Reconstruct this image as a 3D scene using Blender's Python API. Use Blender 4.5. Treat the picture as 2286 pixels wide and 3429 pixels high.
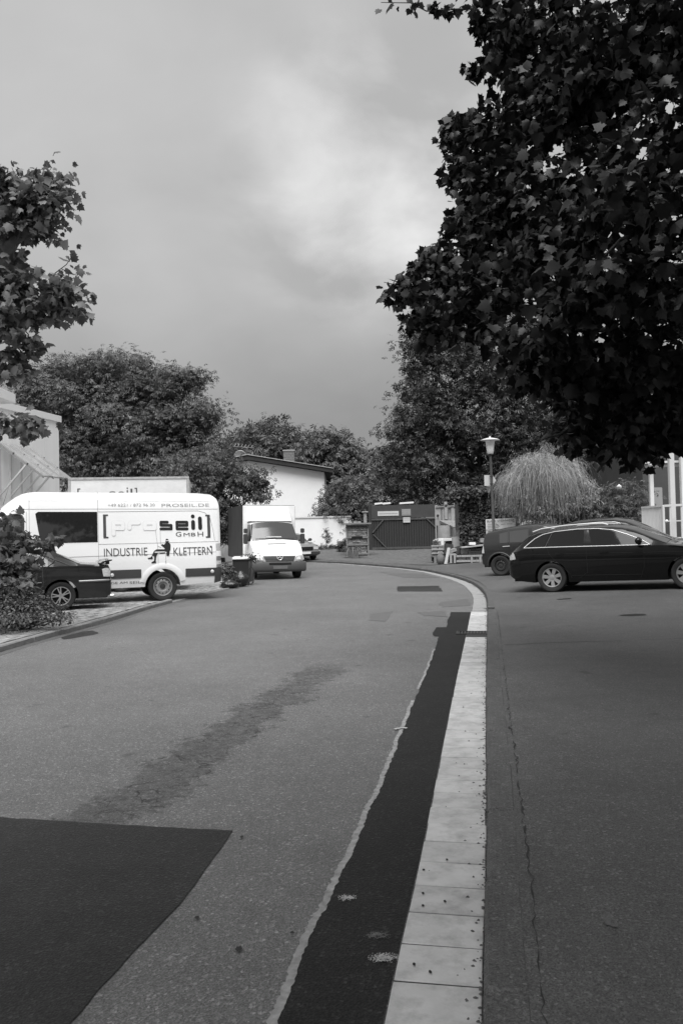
import bpy, bmesh, math, random
import numpy as np
from mathutils import Vector, Matrix, Quaternion
random.seed(7); rng = np.random.default_rng(7)
S = bpy.context.scene
for o in list(bpy.data.objects): bpy.data.objects.remove(o)
COL = S.collection
R_ = math.radians

# ---------------------------------------------------------------- camera
FPX, CX, CY = 2667.0, 1143.0, 1714.5          # focal length and centre, photograph pixels
CAM = Vector((0, 0, 1.55))
CROT = (Matrix.Rotation(R_(90 + 1.43), 3, 'X') @ Matrix.Rotation(R_(-1.3), 3, 'Z'))
cam = bpy.data.cameras.new('camera'); cam.lens = 28.0; cam.sensor_width = 36; cam.clip_end = 2000
camo = bpy.data.objects.new('camera', cam); COL.objects.link(camo)
camo.matrix_world = Matrix.Translation(CAM) @ CROT.to_4x4()
S.camera = camo
S.render.resolution_x, S.render.resolution_y = 682, 1024

# ---------------------------------------------------------------- world: heavy overcast, black-and-white picture
W = bpy.data.worlds.new('World'); S.world = W; W.use_nodes = True
SUN_EL, SUN_AZ = R_(64), R_(-4)               # sun stands behind the camera, a little to the left
sv = Vector((math.cos(SUN_EL)*math.sin(SUN_AZ), -math.cos(SUN_EL)*math.cos(SUN_AZ), math.sin(SUN_EL)))
def world_nodes():
    nt = W.node_tree; N = nt.nodes; L = nt.links; N.clear()
    def node(t, **k):
        n = N.new(t)
        for a, b in k.items(): setattr(n, a, b)
        return n
    def mth(op, a, b=None, c=None):
        n = node('ShaderNodeMath', operation=op)
        for i, v in enumerate((a, b, c)):
            if v is None: continue
            if isinstance(v, (int, float)): n.inputs[i].default_value = v
            else: L.new(v, n.inputs[i])
        return n.outputs[0]
    out = node('ShaderNodeOutputWorld'); bg = node('ShaderNodeBackground'); bg.inputs['Strength'].default_value = 0.1
    L.new(bg.outputs[0], out.inputs[0])
    sky = node('ShaderNodeTexSky', sky_type='NISHITA', sun_disc=False)
    sky.sun_elevation = SUN_EL; sky.sun_rotation = math.atan2(sv.x, sv.y)
    sbw = node('ShaderNodeRGBToBW'); L.new(sky.outputs[0], sbw.inputs[0])
    tc = node('ShaderNodeTexCoord'); sep = node('ShaderNodeSeparateXYZ'); L.new(tc.outputs['Generated'], sep.inputs[0])
    x, y, z = sep.outputs
    zz = mth('ADD', mth('MAXIMUM', z, 0.0), 0.42)
    comb = node('ShaderNodeCombineXYZ'); L.new(mth('DIVIDE', x, zz), comb.inputs[0]); L.new(mth('DIVIDE', y, zz), comb.inputs[1])
    def noise(scale, detail, rough=.5, dist=0.0, off=(0, 0, 0)):
        mp = node('ShaderNodeMapping'); mp.inputs['Location'].default_value = off
        L.new(comb.outputs[0], mp.inputs[0])
        n = node('ShaderNodeTexNoise'); n.inputs['Scale'].default_value = scale; n.inputs['Detail'].default_value = detail
        n.inputs['Roughness'].default_value = rough; n.inputs['Distortion'].default_value = dist
        L.new(mp.outputs[0], n.inputs['Vector']); return n.outputs[0]
    big = noise(1.7, 4, .5, .2, (3.1, .7, 0)); fine = noise(5.0, 6, .5, .2, (1.2, 4.0, 0))
    ramp = node('ShaderNodeValToRGB'); L.new(mth('MAXIMUM', z, 0.0), ramp.inputs[0])
    cr = ramp.color_ramp; cr.interpolation = 'B_SPLINE'
    pts = [(0, .110), (.05, .100), (.10, .075), (.17, .092), (.25, .128), (.35, .148), (.55, .150), (1, .150)]
    for i, (p, v) in enumerate(pts):
        e = cr.elements[i] if i < 2 else cr.elements.new(p)
        e.position = p; e.color = (v, v, v, 1)
    gb = node('ShaderNodeRGBToBW'); L.new(ramp.outputs[0], gb.inputs[0])
    amp = mth('ADD', mth('MULTIPLY', mth('SUBTRACT', big, .5), .42), mth('MULTIPLY', mth('SUBTRACT', fine, .5), .26))
    # thin bright break in the cloud deck ahead
    d = CROT @ Vector(((1230-CX)/FPX, (CY-600)/FPX, -1)); d.normalize()
    vm = node('ShaderNodeVectorMath', operation='DOT_PRODUCT'); L.new(tc.outputs['Generated'], vm.inputs[0]); vm.inputs[1].default_value = d
    mr = node('ShaderNodeMapRange', interpolation_type='SMOOTHERSTEP'); L.new(vm.outputs['Value'], mr.inputs[0])
    mr.inputs[1].default_value = .978; mr.inputs[2].default_value = 1.0
    glow = mth('MULTIPLY', mr.outputs[0], mth('MULTIPLY', mth('MAXIMUM', mth('SUBTRACT', fine, .34), 0.0), 1.7))
    v = mth('MULTIPLY', gb.outputs[0], mth('ADD', mth('ADD', 1.0, amp), glow))
    v = mth('ADD', mth('MULTIPLY', v, 10.0), mth('MULTIPLY', sbw.outputs[0], 0.02))
    cmb = node('ShaderNodeCombineColor'); [L.new(v, cmb.inputs[i]) for i in range(3)]
    L.new(cmb.outputs[0], bg.inputs['Color'])
world_nodes()
sun = bpy.data.lights.new('sun', 'SUN'); sun.energy = 1.5; sun.angle = R_(50); sun.color = (1, 1, 1)
suno = bpy.data.objects.new('sun', sun); COL.objects.link(suno); suno.rotation_euler = sv.to_track_quat('Z', 'Y').to_euler()
suno.location = (0, -5, 30)
vs = S.view_settings; vs.view_transform = 'Standard'; vs.look = 'None'; vs.gamma = 1; vs.use_curve_mapping = False
vs.exposure = 1.8

# ---------------------------------------------------------------- where things stand
_zt = [(-60, .15), (0, 0), (20, -.062), (29, -.09), (35, -.07), (42, 0), (48, .33), (54, .42), (80, .6), (2000, .6)]
def zbase(Y):
    for (a, za), (b, zb) in zip(_zt, _zt[1:]):
        if Y <= b: return za + (zb-za)*(Y-a)/(b-a)
    return .6
def zpave(X, Y): return zbase(Y) + .10 + .045*min(5, max(0, X-3.6))*(1 if Y < 34 else max(0, 1-(Y-34)/6))
def zbay(X, Y):
    v = -.358*X + .934*Y
    t = min(1, max(0, (v-18.9)/.7))
    return zbase(Y) + .085 + (.022-.085)*t
def ray(px, py): return CROT @ Vector(((px-CX)/FPX, (CY-py)/FPX, -1))
def at(px, py, Y):
    d = ray(px, py); return CAM + d*(Y/d.y)
def gnd(px, py, zf=lambda X, Y: zbase(Y)):
    d = ray(px, py); z = 0
    for _ in range(40):
        t = (z-CAM.z)/d.z; p = CAM + d*t; z = zf(p.x, p.y)
    return Vector((p.x, p.y, z))

# ---------------------------------------------------------------- materials (all grey: the photograph is black and white)
def mat(name, v, rough=.6, var=0.0, scale=8.0, metal=0.0, coat=0.0, bump=0.0, spec=.5, island=0.0, trans=0.0, detail=4, stretch=(1, 1, 1), obj=0.0):
    m = bpy.data.materials.new(name); m.use_nodes = True; nt = m.node_tree; N = nt.nodes; L = nt.links
    b = N['Principled BSDF']; b.inputs['Base Color'].default_value = (v, v, v, 1); b.inputs['Roughness'].default_value = rough
    b.inputs['Metallic'].default_value = metal; b.inputs['Coat Weight'].default_value = coat; b.inputs['Coat Roughness'].default_value = .04
    b.inputs['Specular IOR Level'].default_value = spec
    if var or island or bump:
        tc = N.new('ShaderNodeTexCoord'); mp = N.new('ShaderNodeMapping'); mp.inputs['Scale'].default_value = stretch
        L.new(tc.outputs['Object'], mp.inputs[0])
        n = N.new('ShaderNodeTexNoise'); n.inputs['Scale'].default_value = scale; n.inputs['Detail'].default_value = detail; n.inputs['Roughness'].default_value = .6
        L.new(mp.outputs[0], n.inputs['Vector'])
        mr = N.new('ShaderNodeMapRange'); L.new(n.outputs[0], mr.inputs[0])
        mr.inputs[1].default_value = .25; mr.inputs[2].default_value = .75; mr.inputs[3].default_value = v*(1-var); mr.inputs[4].default_value = v*(1+var)
        cur = mr.outputs[0]
        if island:
            g = N.new('ShaderNodeNewGeometry'); r2 = N.new('ShaderNodeMapRange'); L.new(g.outputs['Random Per Island'], r2.inputs[0])
            r2.inputs[3].default_value = 1-island; r2.inputs[4].default_value = 1+island
            mu = N.new('ShaderNodeMath'); mu.operation = 'MULTIPLY'; L.new(cur, mu.inputs[0]); L.new(r2.outputs[0], mu.inputs[1]); cur = mu.outputs[0]
        if obj:                                                     # each stone its own tone, with grime in blotches
            oi = N.new('ShaderNodeObjectInfo'); r3 = N.new('ShaderNodeMapRange'); L.new(oi.outputs['Random'], r3.inputs[0]); r3.inputs[3].default_value = 1-obj; r3.inputs[4].default_value = 1+obj
            mu = N.new('ShaderNodeMath'); mu.operation = 'MULTIPLY'; L.new(cur, mu.inputs[0]); L.new(r3.outputs[0], mu.inputs[1]); cur = mu.outputs[0]
            ge = N.new('ShaderNodeNewGeometry'); n2 = N.new('ShaderNodeTexNoise'); n2.inputs['Scale'].default_value = 6; n2.inputs['Detail'].default_value = 9; n2.inputs['Roughness'].default_value = .72; L.new(ge.outputs['Position'], n2.inputs['Vector'])
            r4 = N.new('ShaderNodeMapRange'); L.new(n2.outputs[0], r4.inputs[0]); r4.inputs[1].default_value = .46; r4.inputs[2].default_value = .68; r4.inputs[3].default_value = 1.0; r4.inputs[4].default_value = .66
            mu = N.new('ShaderNodeMath'); mu.operation = 'MULTIPLY'; L.new(cur, mu.inputs[0]); L.new(r4.outputs[0], mu.inputs[1]); cur = mu.outputs[0]
        cc = N.new('ShaderNodeCombineColor'); [L.new(cur, cc.inputs[i]) for i in range(3)]
        L.new(cc.outputs[0], b.inputs['Base Color'])
        if bump:
            bp = N.new('ShaderNodeBump'); bp.inputs['Strength'].default_value = bump; bp.inputs['Distance'].default_value = .02
            L.new(n.outputs[0], bp.inputs['Height']); L.new(bp.outputs[0], b.inputs['Normal'])
        if trans:
            t = N.new('ShaderNodeBsdfTranslucent'); L.new(cc.outputs[0], t.inputs[0])
            mx = N.new('ShaderNodeMixShader'); mx.inputs[0].default_value = trans
            L.new(b.outputs[0], mx.inputs[1]); L.new(t.outputs[0], mx.inputs[2]); L.new(mx.outputs[0], N['Material Output'].inputs[0])
    return m

def asphalt(name, v, speck=1.0, mott=.12, band=None, cracks=0, light=2.4, spec=.5):
    m = bpy.data.materials.new(name); m.use_nodes = True; nt = m.node_tree; N = nt.nodes; L = nt.links
    b = N['Principled BSDF']; b.inputs['Roughness'].default_value = .62; b.inputs['Specular IOR Level'].default_value = spec
    tc = N.new('ShaderNodeTexCoord'); P = tc.outputs['Object']
    def mth(op, a, bb=None, c=None, clamp=False):
        n = N.new('ShaderNodeMath'); n.operation = op; n.use_clamp = clamp
        for i, q in enumerate((a, bb, c)):
            if q is None: continue
            if isinstance(q, (int, float)): n.inputs[i].default_value = q
            else: L.new(q, n.inputs[i])
        return n.outputs[0]
    def noise(s, d=4, r=.55):
        n = N.new('ShaderNodeTexNoise'); n.inputs['Scale'].default_value = s; n.inputs['Detail'].default_value = d; n.inputs['Roughness'].default_value = r
        L.new(P, n.inputs['Vector']); return n.outputs[0]
    def mr(x, a, bb, c, d):
        n = N.new('ShaderNodeMapRange'); L.new(x, n.inputs[0])
        for i, q in enumerate((a, bb, c, d)): n.inputs[i+1].default_value = q
        return n.outputs[0]
    vo = N.new('ShaderNodeTexVoronoi'); vo.inputs['Scale'].default_value = 90; L.new(P, vo.inputs['Vector'])
    vo2 = N.new('ShaderNodeTexVoronoi'); vo2.inputs['Scale'].default_value = 190; L.new(P, vo2.inputs['Vector'])
    bw = N.new('ShaderNodeRGBToBW'); L.new(vo.outputs['Color'], bw.inputs[0]); bw2 = N.new('ShaderNodeRGBToBW'); L.new(vo2.outputs['Color'], bw2.inputs[0])
    st = mth('ADD', mr(bw.outputs[0], .74, .97, 0, light*.62*speck), mr(bw2.outputs[0], .60, .97, 0, light*.30*speck))
    dk = mr(bw2.outputs[0], .15, .5, .55, 1.0)
    v1 = mth('MULTIPLY', mth('ADD', dk, st), v)
    mo = mth('MULTIPLY', mr(noise(.55, 4), .3, .7, 1-mott, 1+mott), mr(noise(5, 5, .65), .3, .7, 1-mott*.7, 1+mott*.7))
    v1 = mth('MULTIPLY', v1, mo)
    spots = mr(noise(2.3, 2), .69, .73, 1, .62); v1 = mth('MULTIPLY', v1, spots)
    if band:
        (ax, ay), (bx, by), hw = band
        L_ = math.hypot(bx-ax, by-ay); ux, uy = (bx-ax)/L_, (by-ay)/L_
        sp = N.new('ShaderNodeSeparateXYZ'); L.new(P, sp.inputs[0]); X, Y = sp.outputs[0], sp.outputs[1]
        dx = mth('SUBTRACT', X, ax); dy = mth('SUBTRACT', Y, ay)
        u = mth('ADD', mth('MULTIPLY', dx, ux), mth('MULTIPLY', dy, uy))
        w = mth('ADD', mth('MULTIPLY', dx, -uy), mth('MULTIPLY', dy, ux))
        nn = mth('ADD', mth('MULTIPLY', mth('SUBTRACT', noise(2.6, 6, .75), .5), .85), mth('MULTIPLY', mth('SUBTRACT', noise(19, 4, .7), .5), .45))
        ed = mth('ADD', mth('ABSOLUTE', w), nn)
        ins = mth('MULTIPLY', mr(ed, hw-.04, hw+.05, 1, 0), mth('MULTIPLY', mr(u, -.2, .1, 0, 1), mr(u, L_-.6, L_, 1, 0)))
        ms = N.new('ShaderNodeTexVoronoi'); ms.feature = 'DISTANCE_TO_EDGE'; ms.inputs['Scale'].default_value = 5.2
        ad = N.new('ShaderNodeVectorMath'); ad.operation = 'MULTIPLY_ADD'
        nz = N.new('ShaderNodeTexNoise'); nz.inputs['Scale'].default_value = 5; nz.inputs['Detail'].default_value = 5; L.new(P, nz.inputs['Vector'])
        L.new(nz.outputs['Color'], ad.inputs[0]); ad.inputs[1].default_value = (.35, .35, 0); L.new(P, ad.inputs[2]); L.new(ad.outputs[0], ms.inputs['Vector'])
        crk = mth('MULTIPLY', mr(ms.outputs['Distance'], .008, .03, 1, 0), mr(noise(3.1, 3), .36, .5, 0, 1))
        rgh = mr(noise(16, 4, .7), .35, .65, .40, .78)
        f = mth('SUBTRACT', 1.0, mth('MULTIPLY', ins, mth('SUBTRACT', 1.0, mth('MULTIPLY', rgh, mth('SUBTRACT', 1.0, mth('MULTIPLY', crk, .85))))))
        v1 = mth('MULTIPLY', v1, f)
    cc = N.new('ShaderNodeCombineColor'); [L.new(v1, cc.inputs[i]) for i in range(3)]; L.new(cc.outputs[0], b.inputs['Base Color'])
    bp = N.new('ShaderNodeBump'); bp.inputs['Strength'].default_value = .5; bp.inputs['Distance'].default_value = .004
    L.new(vo.outputs['Distance'], bp.inputs['Height']); L.new(bp.outputs[0], b.inputs['Normal'])
    return m

def glass_mat(name, v=.02, rough=.05, alpha=None, spec=.22):
    m = bpy.data.materials.new(name); m.use_nodes = True; b = m.node_tree.nodes['Principled BSDF']
    b.inputs['Base Color'].default_value = (v, v, v, 1); b.inputs['Roughness'].default_value = rough; b.inputs['Specular IOR Level'].default_value = spec
    if alpha is not None: b.inputs['Alpha'].default_value = alpha
    return m

M = {}
M['white_paint'] = mat('white_paint', .89, .3, coat=.4, var=.03, scale=1.5)
M['white_panel'] = mat('white_panel', .82, .5, var=.06, scale=2.5)
M['render_white'] = mat('render_white', .87, .9, var=.035, scale=1.3, bump=.1)
M['metal_panel'] = mat('metal_panel', .9, .5, var=.05, scale=1.2, stretch=(3, 3, .25))
M['black_paint'] = mat('black_paint', .004, .25, coat=.4, spec=.2)
M['dark_paint'] = mat('dark_paint', .022, .3, coat=.7, spec=.3)
M['grey_paint'] = mat('grey_paint', .16, .3, coat=.6)
M['rubber'] = mat('rubber', .02, .75, var=.2, scale=20)
M['plastic'] = mat('plastic', .045, .55, var=.1, scale=10)
M['mid_plastic'] = mat('mid_plastic', .14, .55, var=.08, scale=10)
M['under'] = mat('under', .008, .9)
M['alloy'] = mat('alloy', .55, .3, metal=.7)
M['steel_rim'] = mat('steel_rim', .35, .4, metal=.4)
M['dark_rim'] = mat('dark_rim', .05, .45, metal=.3)
M['chrome'] = mat('chrome', .8, .15, metal=1.0)
M['trim_bright'] = mat('trim_bright', .75, .3, metal=.3)
M['glass'] = glass_mat('glass', .015)
M['glass_van'] = glass_mat('glass_van', .02, .03, None, 1.0); M['glass_mid'] = glass_mat('glass_mid', .05, .06); M['glass_grey'] = glass_mat('glass_grey', .07, .08)
M['lamp_clear'] = mat('lamp_clear', .62, .15, coat=1, var=.25, scale=30)
M['headlamp'] = mat('headlamp', .30, .12, coat=1, var=.5, scale=22); M['lamp_dark'] = mat('lamp_dark', .2, .15, coat=1, var=.2, scale=30)
M['print_black'] = mat('print_black', .02, .4)
M['print_dark'] = mat('print_dark', .07, .4)
M['print_grey'] = mat('print_grey', .33, .5)
M['print_pale'] = mat('print_pale', .66, .5)
M['print_white'] = mat('print_white', .84, .5)
M['seam'] = mat('seam', .25, .6)
M['bark'] = mat('bark', .06, .9, var=.4, scale=9, bump=.6, stretch=(1, 1, .3))
M['bark_pale'] = mat('bark_pale', .24, .9, var=.35, scale=7, bump=.4)
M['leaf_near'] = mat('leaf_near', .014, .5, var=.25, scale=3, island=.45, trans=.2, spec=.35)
M['leaf_plane'] = mat('leaf_plane', .17, .5, var=.25, scale=2, island=.5, trans=.3, spec=.35)
M['leaf_mid'] = mat('leaf_mid', .10, .55, var=.35, scale=.9, island=.45, trans=.25)
M['leaf_dark'] = mat('leaf_dark', .055, .55, var=.35, scale=.7, island=.5, trans=.25)
M['leaf_light'] = mat('leaf_light', .12, .6, var=.3, scale=1.1, island=.45, trans=.25)
M['leaf_grass'] = mat('leaf_grass', .36, .6, var=.3, scale=1.0, island=.4, trans=.25)
M['petal'] = mat('petal', .7, .6)
M['timber'] = mat('timber', .21, .8, var=.3, scale=5, stretch=(6, 6, .6), bump=.3)
M['timber_pale'] = mat('timber_pale', .34, .8, var=.3, scale=5, stretch=(6, 6, .6), bump=.3)
M['timber_dark'] = mat('timber_dark', .03, .75, var=.3, scale=4, stretch=(8, 8, .4), bump=.3)
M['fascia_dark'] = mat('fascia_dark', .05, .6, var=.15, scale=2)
M['stone'] = mat('stone', .22, .9, var=.35, scale=9, bump=.5, island=.3)
M['stone_pale'] = mat('stone_pale', .36, .85, var=.2, scale=4, bump=.3)
M['concrete'] = mat('concrete', .48, .85, var=.14, scale=7, bump=.25, detail=8, obj=.10)
M['kerb'] = mat('kerb', .13, .9, var=.3, scale=14, bump=.5, detail=8)
M['kerb_left'] = mat('kerb_left', .19, .9, var=.3, scale=9, bump=.5, detail=8)
M['paver'] = mat('paver', .27, .9, var=.25, scale=12, bump=.3, island=.3)
M['gutter_old'] = mat('gutter_old', .25, .9, var=.25, scale=10, bump=.4, detail=8)
M['soil'] = mat('soil', .095, .95, var=.5, scale=5, bump=.6, detail=8)
M['terrain'] = mat('terrain', .08, .95, var=.3, scale=.5)
M['roof_dark'] = mat('roof_dark', .03, .8, var=.2, scale=3)
M['brick'] = mat('brick', .2, .9, var=.25, scale=12)
M['lamp_white'] = mat('lamp_white', .72, .35)
M['pole'] = mat('pole', .06, .5, var=.2, scale=6)
M['white_metal'] = mat('white_metal', .62, .5, var=.05, scale=3)
M['bag'] = mat('bag', .012, .22, bump=.8, var=.1, scale=14)
M['asphalt_road'] = None
M['sack'] = mat('sack', .12, .8, var=.3, scale=10, bump=.5); M['stone_dark'] = mat('stone_dark', .06, .9, var=.4, scale=7, bump=.5)
M['steel_rail'] = mat('steel_rail', .38, .5, var=.3, scale=9)

# ---------------------------------------------------------------- mesh helpers
def tag(o, label=None, cat=None, group=None, kind=None):
    if label: o['label'] = label
    if cat: o['category'] = cat
    if group: o['group'] = group
    if kind: o['kind'] = kind
    return o
def link(name, me, m=None, parent=None, smooth=False, angle=35):
    o = bpy.data.objects.new(name, me); COL.objects.link(o)
    if m is not None and not me.materials: me.materials.append(M[m] if isinstance(m, str) else m)
    if smooth:
        me.polygons.foreach_set('use_smooth', [True]*len(me.polygons))
        try: me.set_sharp_from_angle(angle=R_(angle))
        except Exception: pass
    if parent is not None: o.parent = parent
    return o
def empty(name, loc=(0, 0, 0), rz=0, label=None, cat=None, group=None):
    o = bpy.data.objects.new(name, None); COL.objects.link(o); o.location = loc; o.rotation_euler = (0, 0, rz); o.empty_display_size = .2
    return tag(o, label, cat, group)
class MB:
    def __init__(s): s.v = []; s.f = []
    def add(s, vs, fs):
        n = len(s.v); s.v += [tuple(p) for p in vs]; s.f += [tuple(i+n for i in f) for f in fs]; return s
    def box(s, a, b):
        (x0, y0, z0), (x1, y1, z1) = a, b
        return s.add([(x0,y0,z0),(x1,y0,z0),(x1,y1,z0),(x0,y1,z0),(x0,y0,z1),(x1,y0,z1),(x1,y1,z1),(x0,y1,z1)],
                     [(3,2,1,0),(4,5,6,7),(0,1,5,4),(1,2,6,5),(2,3,7,6),(3,0,4,7)])
    def bar(s, a, b, w, h, up=(0, 0, 1)):
        a = Vector(a); b = Vector(b); d = (b-a).normalized(); u = Vector(up)
        if abs(d.dot(u)) > .98: u = Vector((1, 0, 0))
        r = d.cross(u).normalized()*(w/2); u = r.cross(d).normalized()*(h/2)
        return s.add([a-r-u, a+r-u, a+r+u, a-r+u, b-r-u, b+r-u, b+r+u, b-r+u], [(0,1,2,3),(7,6,5,4),(0,4,5,1),(1,5,6,2),(2,6,7,3),(3,7,4,0)])
    def tube(s, pts, rad, n=8, cap=True):
        pts = [Vector(p) for p in pts]; rad = [rad]*len(pts) if isinstance(rad, (int, float)) else rad
        base = len(s.v); u = None
        for i, p in enumerate(pts):
            d = (pts[min(i+1, len(pts)-1)]-pts[max(i-1, 0)])
            d = d.normalized() if d.length > 1e-9 else Vector((0, 0, 1))
            if u is None: u = d.orthogonal().normalized()
            else:
                u = u - d*u.dot(d); u = u.normalized() if u.length > 1e-6 else d.orthogonal().normalized()
            w = d.cross(u)
            for k in range(n):
                a = 2*math.pi*k/n; s.v.append(tuple(p + (u*math.cos(a)+w*math.sin(a))*rad[i]))
        for i in range(len(pts)-1):
            for k in range(n):
                a = base+i*n+k; b = base+i*n+(k+1) % n; s.f.append((a, b, b+n, a+n))
        if cap:
            s.f.append(tuple(base+k for k in reversed(range(n)))); e = base+(len(pts)-1)*n; s.f.append(tuple(e+k for k in range(n)))
        return s
    def lathe(s, prof, n=24, axis='z', c=(0, 0, 0), closed=False):
        base = len(s.v); c = Vector(c)
        for r, h in prof:
            for k in range(n):
                a = 2*math.pi*k/n; x, y = r*math.cos(a), r*math.sin(a)
                p = (x, y, h) if axis == 'z' else ((x, h, -y) if axis == 'y' else (h, x, y))
                s.v.append(tuple(Vector(p)+c))
        m = len(prof)
        for i in range(m if closed else m-1):
            j = (i+1) % m
            for k in range(n): s.f.append((base+i*n+k, base+i*n+(k+1) % n, base+j*n+(k+1) % n, base+j*n+k))
        return s
    def prism(s, poly, fn, t):          # polygon in 2-D, fn(u, v, w) -> 3-D, thickness t along w
        n = len(poly); return s.add([fn(u, v, 0) for u, v in poly]+[fn(u, v, t) for u, v in poly],
            [tuple(reversed(range(n))), tuple(range(n, 2*n))]+[(i, (i+1) % n, (i+1) % n+n, i+n) for i in range(n)])
    def grid(s, rows):
        base = len(s.v); m = len(rows[0])
        for r in rows: s.v += [tuple(p) for p in r]
        for i in range(len(rows)-1):
            for j in range(m-1): a = base+i*m+j; s.f.append((a, a+1, a+1+m, a+m))
        return s
    def mesh(s, name): me = bpy.data.meshes.new(name); me.from_pydata(s.v, [], s.f); me.update(); return me
    def build(s, name, m, parent=None, smooth=False, angle=35, bevel=0, tri=False):
        me = s.mesh(name)
        bm = bmesh.new(); bm.from_mesh(me)
        if bevel: bmesh.ops.bevel(bm, geom=[e for e in bm.edges], offset=bevel, segments=2, affect='EDGES', clamp_overlap=True)
        bmesh.ops.recalc_face_normals(bm, faces=bm.faces)
        bm.to_mesh(me); bm.free()
        return link(name, me, m, parent, smooth or bool(bevel), angle)
def fast(name, V, T, m, parent=None, smooth=False):
    V = np.asarray(V, np.float32); T = np.asarray(T, np.int32); me = bpy.data.meshes.new(name)
    me.vertices.add(len(V)); me.vertices.foreach_set('co', V.ravel())
    k = T.shape[1]; me.loops.add(T.size); me.loops.foreach_set('vertex_index', T.ravel()); me.polygons.add(len(T))
    me.polygons.foreach_set('loop_start', np.arange(0, T.size, k, dtype=np.int32))
    me.polygons.foreach_set('loop_total', np.full(len(T), k, np.int32)); me.update(calc_edges=True); me.validate()
    return link(name, me, m, parent, smooth)
def interp(tab, x):
    if x <= tab[0][0]: return tab[0][1]
    for (a, p), (b, q) in zip(tab, tab[1:]):
        if x <= b: return p + (q-p)*(x-a)/(b-a) if b > a else q
    return tab[-1][1]
_txt = {}
def text_mesh(body):
    if body in _txt: return _txt[body]
    cu = bpy.data.curves.new('t', 'FONT'); cu.body = body; cu.resolution_u = 3
    o = bpy.data.objects.new('t', cu); COL.objects.link(o)
    dg = bpy.context.evaluated_depsgraph_get(); me = bpy.data.meshes.new_from_object(o.evaluated_get(dg))
    V = [tuple(v.co) for v in me.vertices]; F = [tuple(p.vertices) for p in me.polygons]
    bpy.data.objects.remove(o); bpy.data.meshes.remove(me)
    _txt[body] = (V, F); return V, F
def text_fit(name, body, fn, u0, u1, v0, v1, m, parent):   # letters stretched to a rectangle of a surface fn(u, v) -> 3-D
    V, F = text_mesh(body); xs = [v[0] for v in V]; ys = [v[1] for v in V]
    x0, x1, y0, y1 = min(xs), max(xs), min(ys), max(ys)
    mb = MB(); mb.add([fn(u0+(u1-u0)*(a-x0)/(x1-x0), v0+(v1-v0)*(b-y0)/(y1-y0)) for a, b, _ in V], F)
    me = mb.mesh(name); return link(name, me, m, parent)
# ================================================================ the ground
def resample(pts, step):
    pts = [Vector((p[0], p[1])) for p in pts]
    # Catmull-Rom through the points, then equal steps
    dense = []
    for i in range(len(pts)-1):
        p0, p1, p2, p3 = pts[max(i-1, 0)], pts[i], pts[i+1], pts[min(i+2, len(pts)-1)]
        for k in range(24):
            t = k/24; dense.append(.5*((2*p1)+(p2-p0)*t+(2*p0-5*p1+4*p2-p3)*t*t+(3*p1-p0-3*p2+p3)*t**3))
    dense.append(pts[-1]); out = [dense[0]]; acc = 0
    for a, b in zip(dense, dense[1:]):
        L = (b-a).length
        while L > 0 and acc+L >= step:
            a = a+(b-a)*((step-acc)/L); out.append(a.copy()); L = (b-a).length; acc = 0
        acc += L
    return out
KERB = [(-1.2, -6.0), (-.5, -2.5), (-.04, 0), (.41, 2.55), (.70, 4.09), (1.40, 7.97), (2.64, 14.73), (3.25, 18.2), (3.58, 20.9), (3.76, 23.4), (3.74, 26.4),
        (3.46, 29.9), (2.98, 32.3), (2.1, 35.0), (.53, 38.2), (-.7, 40.2), (-4, 43), (-12, 46), (-30, 48)]
LKERB = [(-5.9, -6), (-5.35, 3), (-5.1, 8), (-4.93, 11.45), (-4.83, 12.6), (-4.55, 14.9), (-4.34, 18), (-3.97, 20.8), (-3.55, 23.5), (-3.34, 25.1), (-3.45, 26.6), (-4.1, 28.3), (-5.8, 29.8), (-10, 31), (-22, 31.5)]
def tangents(c):
    return [((c[min(i+1, len(c)-1)]-c[max(i-1, 0)]).normalized()) for i in range(len(c))]
band_a, band_b = (-1.48, 4.0), (-.12, 9.75)
M['asphalt_road'] = asphalt('asphalt_road', .112, 1.0, .13, band=(band_a, band_b, .23))
M['asphalt_walk'] = asphalt('asphalt_walk', .085, .7, .16, spec=.35)
M['kerb'] = asphalt('kerb_concrete', .085, .7, .2, spec=.3)
M['asphalt_new'] = asphalt('asphalt_new', .016, .9, .22, light=3.0, spec=.15)
M['asphalt_patch'] = asphalt('asphalt_patch', .027, .8, .2, light=2.6, spec=.2)
M['asphalt_grey'] = asphalt('asphalt_grey', .10, .5, .1, light=1.5)

ys = list(np.arange(-8, 50.01, .5)); xs = list(np.arange(-45, 12.01, 1.0))
road = MB().grid([[(x, y, zbase(y)) for x in xs] for y in ys]).build('road', 'asphalt_road'); tag(road, kind='structure')
ys = [-60, -8, 0, 20, 29, 35, 42, 48, 54, 80, 120, 300, 900]; xs = [-900, -300, -100, -40, 0, 40, 100, 300, 900]
terr = MB().grid([[(x, y, zbase(y)-.14) for x in xs] for y in ys]).build('ground', 'terrain'); tag(terr, kind='structure')

# right-hand pavement: a strip that follows the kerb and runs outward
kc = resample(KERB, .4); kt = tangents(kc)
offs = [.135, .30, .5, 1, 1.6, 2.4, 3.4, 4.6, 6, 8, 10.5, 13.5, 17, 22, 30, 40]
rows = []
for c, t in zip(kc, kt):
    n = Vector((t.y, -t.x)); r = []
    for d in offs:
        p = c+n*d; r.append((p.x, p.y, zpave(p.x, p.y)-(.003 if d < .2 else 0)))
    rows.append(r)
pave = MB().grid(rows).build('pavement', 'asphalt_walk'); tag(pave, kind='structure')
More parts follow.
